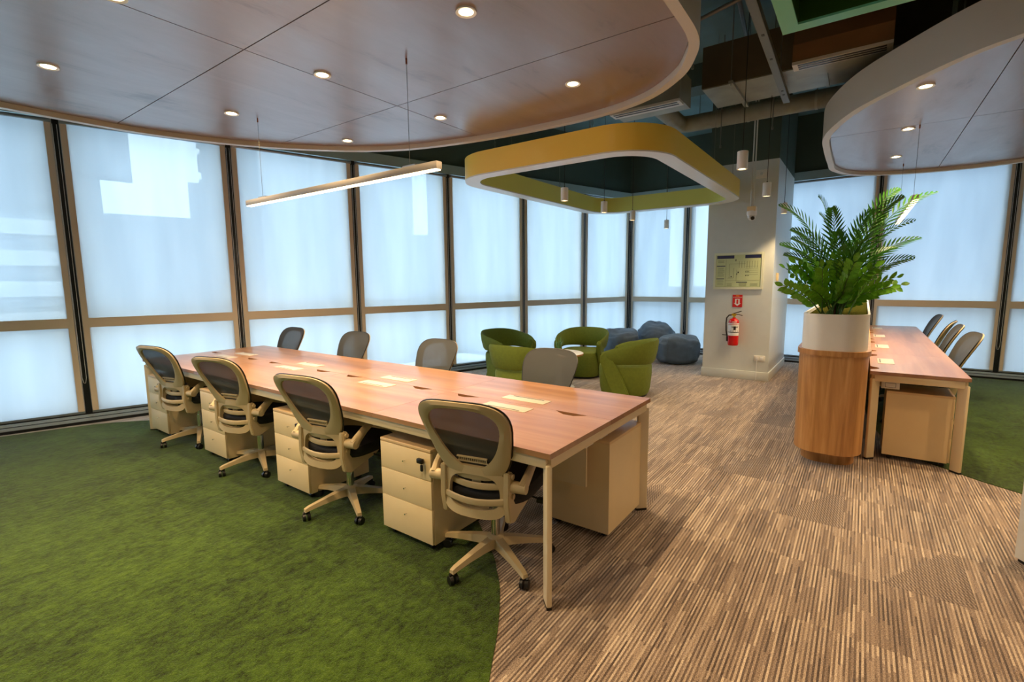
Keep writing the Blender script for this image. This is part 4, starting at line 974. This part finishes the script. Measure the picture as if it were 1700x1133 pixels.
# ------------------------------------------------------------------ planter and plants
pl = thing('planter', (2.7, -.9, 0), 0, 'tall long planter of oak veneer with white trough beside the right-hand desk', 'planter')
PLN = 5.2
def stad(r, x0, x1=PLN):
    out = []
    rc = .17*r/.235
    for cx, cy, a0 in ((x1-rc, r-rc, 0), (x0+rc*1.2, r-rc, 90), (x0+rc*1.2, -r+rc, 180), (x1-rc, -r+rc, 270)):
        for i in range(9):
            a = math.radians(a0+90*i/8); k = 1.2 if 90 <= a0 < 270 else 1.
            out.append((cx+rc*k*math.cos(a), cy+rc*math.sin(a)))
    return out
bm = bm_new(); prism(bm, stad(.19, .15, PLN-.1), 0, .13); obj('plinth', bm, W_PLANT, pl, True)
bm = bm_new(); prism(bm, stad(.235, .0), .12, .915); obj('veneer_body', bm, W_PLANT, pl, True)
bm = bm_new(); prism(bm, stad(.248, -.013, PLN+.013), .905, .945); obj('veneer_band', bm, W_PLANT, pl, True)
bm = bm_new(); O = stad(.222, .012, PLN-.012); I = stad(.207, .027, PLN-.027); ringband(bm, O, I, .945, 1.228); obj('white_trough', bm, M_WHITE, pl, True)
bm = bm_new(); prism(bm, stad(.2065, .0275, PLN-.0275), 1.14, 1.20); so = obj('soil', bm, M_SOIL, pl); so['kind'] = 'stuff'
random.seed(5)
RV = Vector((.585, -.811, 0)); DV = Vector((.811, .585, 0))
def frond(parent, tip, base, seed):
    rnd = random.Random(seed); bm = bm_new()
    p0 = Vector(base); p2 = Vector(tip); d = p2-p0
    p1 = p0+Vector((d.x*.30, d.y*.30, d.z*.75+.12*d.length))
    K = 22; pts = [p0*(1-t)**2+p1*2*t*(1-t)+p2*t*t for t in [i/K for i in range(K+1)]]
    tube(bm, pts, [.0055*(1-.75*i/K) for i in range(K+1)], 5)
    side = d.cross(Vector((0, 0, 1)))
    side = side.normalized() if side.length > 1e-3 else Vector((1, 0, 0))
    rot = rnd.choice((-1, 1))*rnd.uniform(.35, 1.1)
    for i in range(6, K+1):
        t = i/K; T = (pts[min(i+1, K)]-pts[i-1]).normalized(); upn = T.cross(side).normalized()
        if upn.z < 0: upn = -upn
        sd = (side*math.cos(rot)+upn*math.sin(rot)).normalized(); up_ = T.cross(sd).normalized()
        if up_.z < 0: up_ = -up_
        for s in (-1, 1):
            L = .168*math.sin(PI*min(1, .18+.82*t)**1.0)**.6*(1-.35*t)+.02
            dirv = (sd*s*(1-.4*t)+T*(.75+.6*t)+up_*.18).normalized(); droop = Vector((0, 0, -1))*.28
            w = .0078; q0 = pts[i]; wd = dirv.cross(up_).normalized()
            c1 = q0+dirv*L*.35; c2 = q0+dirv*L*.7+droop*L*.16; c3 = q0+dirv*L+droop*L*.38
            a = bm.verts.new(q0); b1 = bm.verts.new(c1+wd*w); b2 = bm.verts.new(c1-wd*w); e1 = bm.verts.new(c2+wd*w*.75); e2 = bm.verts.new(c2-wd*w*.75); f = bm.verts.new(c3)
            m1 = bm.verts.new(c1-up_*.003); m2 = bm.verts.new(c2-up_*.003)
            bm.faces.new((a, b1, m1)); bm.faces.new((a, m1, b2)); bm.faces.new((b1, e1, m2, m1)); bm.faces.new((m1, m2, e2, b2)); bm.faces.new((e1, f, m2)); bm.faces.new((m2, f, e2))
    return obj('frond', bm, M_PALM, parent, False, recalc=False)
pb_ = Vector((3.03, -.90, 1.20))
palm = thing('palm_plant', pb_, 0, 'feathery green palm rising from the planter, tallest plant in the room', 'plant')
tips = [(-.46, .86), (-.07, .94), (-.16, .80), (.45, .98), (.73, .94), (.58, .72), (.60, .58), (.48, .42), (-.40, .66), (-.42, .55), (-.36, .47), (-.28, .36), (.12, .78), (.30, .62), (-.12, .62), (.02, .55), (.22, .86), (-.26, .76), (.36, .50), (-.2, .5), (.4, .78), (-.3, .6), (.1, .65), (.28, .4)]
for i, (a, b) in enumerate(tips):
    dd = random.uniform(-.28, .28) if i > 11 else random.uniform(-.15, .2)
    base = Vector((random.uniform(-.03, .03), random.uniform(-.03, .03), 0))
    frond(palm, base+RV*a+DV*dd+Vector((0, 0, b+.04)), base, i)
bm = bm_new()
for k in range(5): tube(bm, [(math.cos(k*1.3)*.03, math.sin(k*1.3)*.03, 0), (math.cos(k*1.3)*.02, math.sin(k*1.3)*.02, .2), (math.cos(k*1.3)*.045, math.sin(k*1.3)*.04, .38)], .008, 6)
obj('trunk', bm, mat('palm_trunk', (86, 64, 40), .8, bump=.5, bscale=60), palm, True)
zz = thing('zz_plant', (3.0, -.90, 1.20), 0, 'bushy bright green plant with oval leaves around the palm\'s foot', 'plant')
# one shared leaf mesh
bm = bm_new(); prof = [(0, .0), (.25, .75), (.5, 1.), (.75, .8), (1., 0)]; vl = []
for t_, w in prof:
    z = -.12*t_*t_
    if w == 0: vl.append([bm.verts.new((t_, 0, z))])
    else: vl.append([bm.verts.new((t_, -w*.27, z+.03)), bm.verts.new((t_, 0, z-.01)), bm.verts.new((t_, w*.27, z+.03))])
for A, Bq in zip(vl, vl[1:]):
    if len(A) == 1: bm.faces.new((A[0], Bq[0], Bq[1])); bm.faces.new((A[0], Bq[1], Bq[2]))
    elif len(Bq) == 1: bm.faces.new((A[0], Bq[0], A[1])); bm.faces.new((A[1], Bq[0], A[2]))
    else: bm.faces.new((A[0], Bq[0], Bq[1], A[1])); bm.faces.new((A[1], Bq[1], Bq[2], A[2]))
leafme = bpy.data.meshes.new('leaf'); bm.to_mesh(leafme); bm.free(); leafme.materials.append(M_ZZ)
for p in leafme.polygons: p.use_smooth = True
ztips = [(-.44, .36, 0), (-.42, .22, .05), (-.30, .40, .1), (-.22, .36, -.12), (-.12, .42, -.1), (0, .40, -.16), (.08, .46, -.1), (.16, .36, -.16), (.30, .40, -.05), (.40, .34, .05), (.50, .28, .05), (.46, .22, -.05), (.2, .46, .1), (-.2, .46, .12), (.34, .20, -.1), (-.3, .2, -.1), (0.05, .30, -.2), (-.1, .25, -.2)]
for i, (a, b, dd) in enumerate(ztips):
    base = Vector((random.uniform(-.1, .12), random.uniform(-.1, .1), 0)); tip = RV*a+DV*dd+Vector((0, 0, b+.03))
    p1 = base.lerp(tip, .35)+Vector((0, 0, .10)); K = 12
    pts = [base*(1-t)**2+p1*2*t*(1-t)+tip*t*t for t in [k/K for k in range(K+1)]]
    bm = bm_new(); tube(bm, pts, [.006*(1-.6*k/K) for k in range(K+1)], 6); stm = obj('leaf_stem', bm, M_STEM, zz, True)
    side = (tip-base).cross(Vector((0, 0, 1))).normalized()
    roll = random.choice((-1, 1))*random.uniform(.7, 1.35); side0 = side
    for k in range(3, K+1):
        T = (pts[min(K, k+1)]-pts[k-1]).normalized(); up0 = side0.cross(T).normalized()
        side = (side0*math.cos(roll)+up0*math.sin(roll)).normalized(); upn = side.cross(T)
        if upn.dot(DV) > 0: upn = -upn
        for s in ((-1, 1) if k < K else (0,)):
            ln = .086*(1-.25*abs(k/K-.55))*random.uniform(.85, 1.1)
            dr = (side*s*.9+T*.75+upn*random.uniform(-.1, .35)).normalized() if s else T
            yv = upn.cross(dr).normalized(); zv = dr.cross(yv)
            o = bpy.data.objects.new('leaf', leafme); COL.objects.link(o); o.parent = stm
            o.matrix_local = Matrix.Translation(pts[k]) @ Matrix((dr, yv, zv)).transposed().to_4x4() @ Matrix.Scale(ln, 4)

# ------------------------------------------------------------------ lounge: tub chairs, table, plant, beanbags
def mk_tub():
    t = thing('tub_chair', (0, 0, 0), 0, '', 'armchair', '')
    bm = bm_new(); R = []
    for z, k in ((.03, .80), (.035, .90), (.10, .95), (.28, 1.), (.37, 1.), (.405, .97), (.425, .88), (.43, .6), (.43, .25)):
        R.append([((sq(.33*k, .33*k, 2*PI*i/40, 2.8))[0]+.015, (sq(.33*k, .33*k, 2*PI*i/40, 2.8))[1], z) for i in range(40)])
    loft(bm, R); obj('seat', bm, M_GRNFAB, t, True)
    bm = bm_new(); lathe(bm, [(0, 0), (.27, 0), (.27, .035), (0, .035)], n=28); obj('base', bm, M_BLKP, t)
    # wrap-around back: angle from -118..118 deg around the rear
    bm = bm_new(); K = 40; grid = []
    for i in range(K+1):
        a = math.radians(-122+244*i/K); c = abs(a)/math.radians(122)
        ztop = .745-.16*c**2.2; zbot = .438+.03*c-.06*c**4; ring_ = []
        for u_, off in ((0, 0), (.12, .016), (.5, .022), (.88, .016), (1, 0), (.88, -.022), (.5, -.028), (.12, -.022)):
            z = zbot+(ztop-zbot)*u_; fl = .055*u_*(1-.3*c)
            ex, ey = sq(.345+fl+off, .35+fl+off, PI-a, 2.5); ring_.append((ex+.01, ey, z))
        grid.append(ring_)
    loft(bm, grid); obj('backrest', bm, M_GRNFAB, t, True)
    for s in (-1, 1):
        P = [(.20, .60), (.26, .56), (.27, .49), (.09, .04), (.02, .02), (-.12, .02), (-.11, .08), (.08, .50)]
        M = Matrix(((1, 0, 0, 0), (0, 0, s, 0), (0, 1, 0, 0), (0, 0, 0, 1)))
        bm = bm_new(); prism(bm, P, .315, .375, M); bmesh.ops.recalc_face_normals(bm, faces=bm.faces); bmesh.ops.bevel(bm, geom=list(bm.edges), offset=.014, segments=3, affect='EDGES'); obj('arm_panel', bm, M_GRNFAB, t, True)
    return t
tb = mk_tub(); TC = Vector((4.12, 2.36)); ft = True
for x, y, l, rz in ((4.32, 3.40, 'against the window, leftmost', None), (3.22, 2.36, 'with its back to the long desk, left', None), (5.08, 2.50, 'facing the camera behind the small table', None), (4.28, 1.42, 'nearest the column, its side to the camera', None)):
    t = tb if ft else copy_tree(tb); ft = False
    t.location = (x, y, 0); d = TC-Vector((x, y)); t.rotation_euler.z = math.atan2(d.y, d.x)
    tag(t, 'green upholstered tub chair '+l, None, 'green tub chairs around the small round table')
tt = thing('side_table', (TC.x, TC.y, 0), 0, 'small round white table between the green tub chairs', 'table')
bm = bm_new(); lathe(bm, [(0, .47), (.33, .47), (.338, .475), (.338, .495), (.33, .50), (0, .50)], n=40); obj('table_top', bm, [M_WHITE], tt, True)
bm = bm_new(); lathe(bm, [(.339, .472), (.341, .475), (.341, .494), (.339, .497)], n=40); obj('edge_band', bm, W_PLANT, tt, True)
bm = bm_new(); cyl(bm, (0, 0, .02), (0, 0, .47), .03, n=16); obj('post', bm, M_WHITE, tt, True)
bm = bm_new(); lathe(bm, [(0, 0), (.22, 0), (.22, .012), (.03, .025), (0, .025)], n=32); obj('foot', bm, M_WHITE, tt, True)
pp = thing('potted_grass', (4.06, 2.33, .50), 0, 'tiny potted grass plant on the small round table', 'plant')
bm = bm_new(); lathe(bm, [(0, 0), (.034, 0), (.042, .06), (.038, .062), (.036, .05), (0, .05)], n=18); obj('pot', bm, mat('pot_brown', (96, 62, 44), .6), pp, True)
bm = bm_new(); rnd = random.Random(9)
for k in range(46):
    a = rnd.uniform(0, 2*PI); r = rnd.uniform(0, .025); l = rnd.uniform(.10, .21); tlt = rnd.uniform(.05, .5)
    b0 = Vector((math.cos(a)*r, math.sin(a)*r, .05)); dd = Vector((math.cos(a)*tlt, math.sin(a)*tlt, 1)).normalized(); sd = Vector((-math.sin(a), math.cos(a), 0))*.004
    m1 = b0+dd*l*.55; e = b0+dd*l+Vector((math.cos(a), math.sin(a), -.3))*l*.2
    v = [bm.verts.new(q) for q in (b0-sd, b0+sd, m1+sd, m1-sd, e)]; bm.faces.new(v[:4]); bm.faces.new((v[3], v[2], v[4]))
gb = obj('grass_blades', bm, mat('grass_blade', (84, 134, 72), .5), pp, recalc=False); gb['kind'] = 'stuff'
def beanbag(loc, rx, h, seed, lab, rz=0, lean=0., pc=.36, pz=.5):
    t = thing('beanbag', loc, rz, lab, 'beanbag', None); bm = bm_new(); U, V = 64, 34; R = []
    o_ = Vector((seed*7.1, seed*3.3, 0))
    for j in range(V+1):
        ph = PI*j/V-PI/2; ring_ = []
        for i in range(U):
            th = 2*PI*i/U; cz = math.sin(ph); cr = max(.02, abs(math.cos(ph))**pc)
            x = rx*cr*math.cos(th); y = rx*cr*math.sin(th)*.95
            z = h*.5+h*.5*math.copysign(abs(cz)**pz, cz)
            p = Vector((x, y, z)); n1 = noise.noise(p*3+o_); n2 = noise.noise(Vector((p.x*5, p.y*5, p.z*16))+o_)
            w = abs(noise.noise(Vector((th*2.2, p.z*9+th*1.5, 0))+o_))
            k = 1+.08*n1+.045*n2-.09*w
            x *= k; y *= k; z = max(.004, z*(1+.16*n1+.05*n2))
            x += lean*(z/h)
            ring_.append((x, y, z))
        R.append(ring_)
    loft(bm, R); obj('cover', bm, M_BEAN, t, True)
    bm = bm_new(); box(bm, (-rx*1.02, -.12, .09), (-rx*.985, -.09, .11)); obj('tag', bm, M_WHT, t)
    bm = bm_new(); P = []
    for i in range(25):
        ph = PI*i/24-PI/2; cr = max(.02, abs(math.cos(ph))**pc)*rx; z = h*.5+h*.5*math.copysign(abs(math.sin(ph))**pz, math.sin(ph)); q = Vector((cr*math.cos(.4), cr*math.sin(.4)*.95, z)); k = 1+.08*noise.noise(q*3+o_)
        P.append((q.x*k+lean*z/h, q.y*k, max(.006, z*k)))
    tube(bm, P, .006, 5); obj('seam', bm, M_BEAN, t, True)
    return t
beanbag((7.12, 1.62, 0), .40, .49, 1, 'squat slate grey beanbag on its own beside the column', 2.6)
beanbag((7.70, 2.2, 0), .42, .66, 2, 'tall slate grey beanbag peaking in the window corner', 1.0, .05, .6, .85)
beanbag((6.98, 2.66, 0), .36, .56, 3, 'slate grey beanbag half hidden behind the green tub chairs', .3)
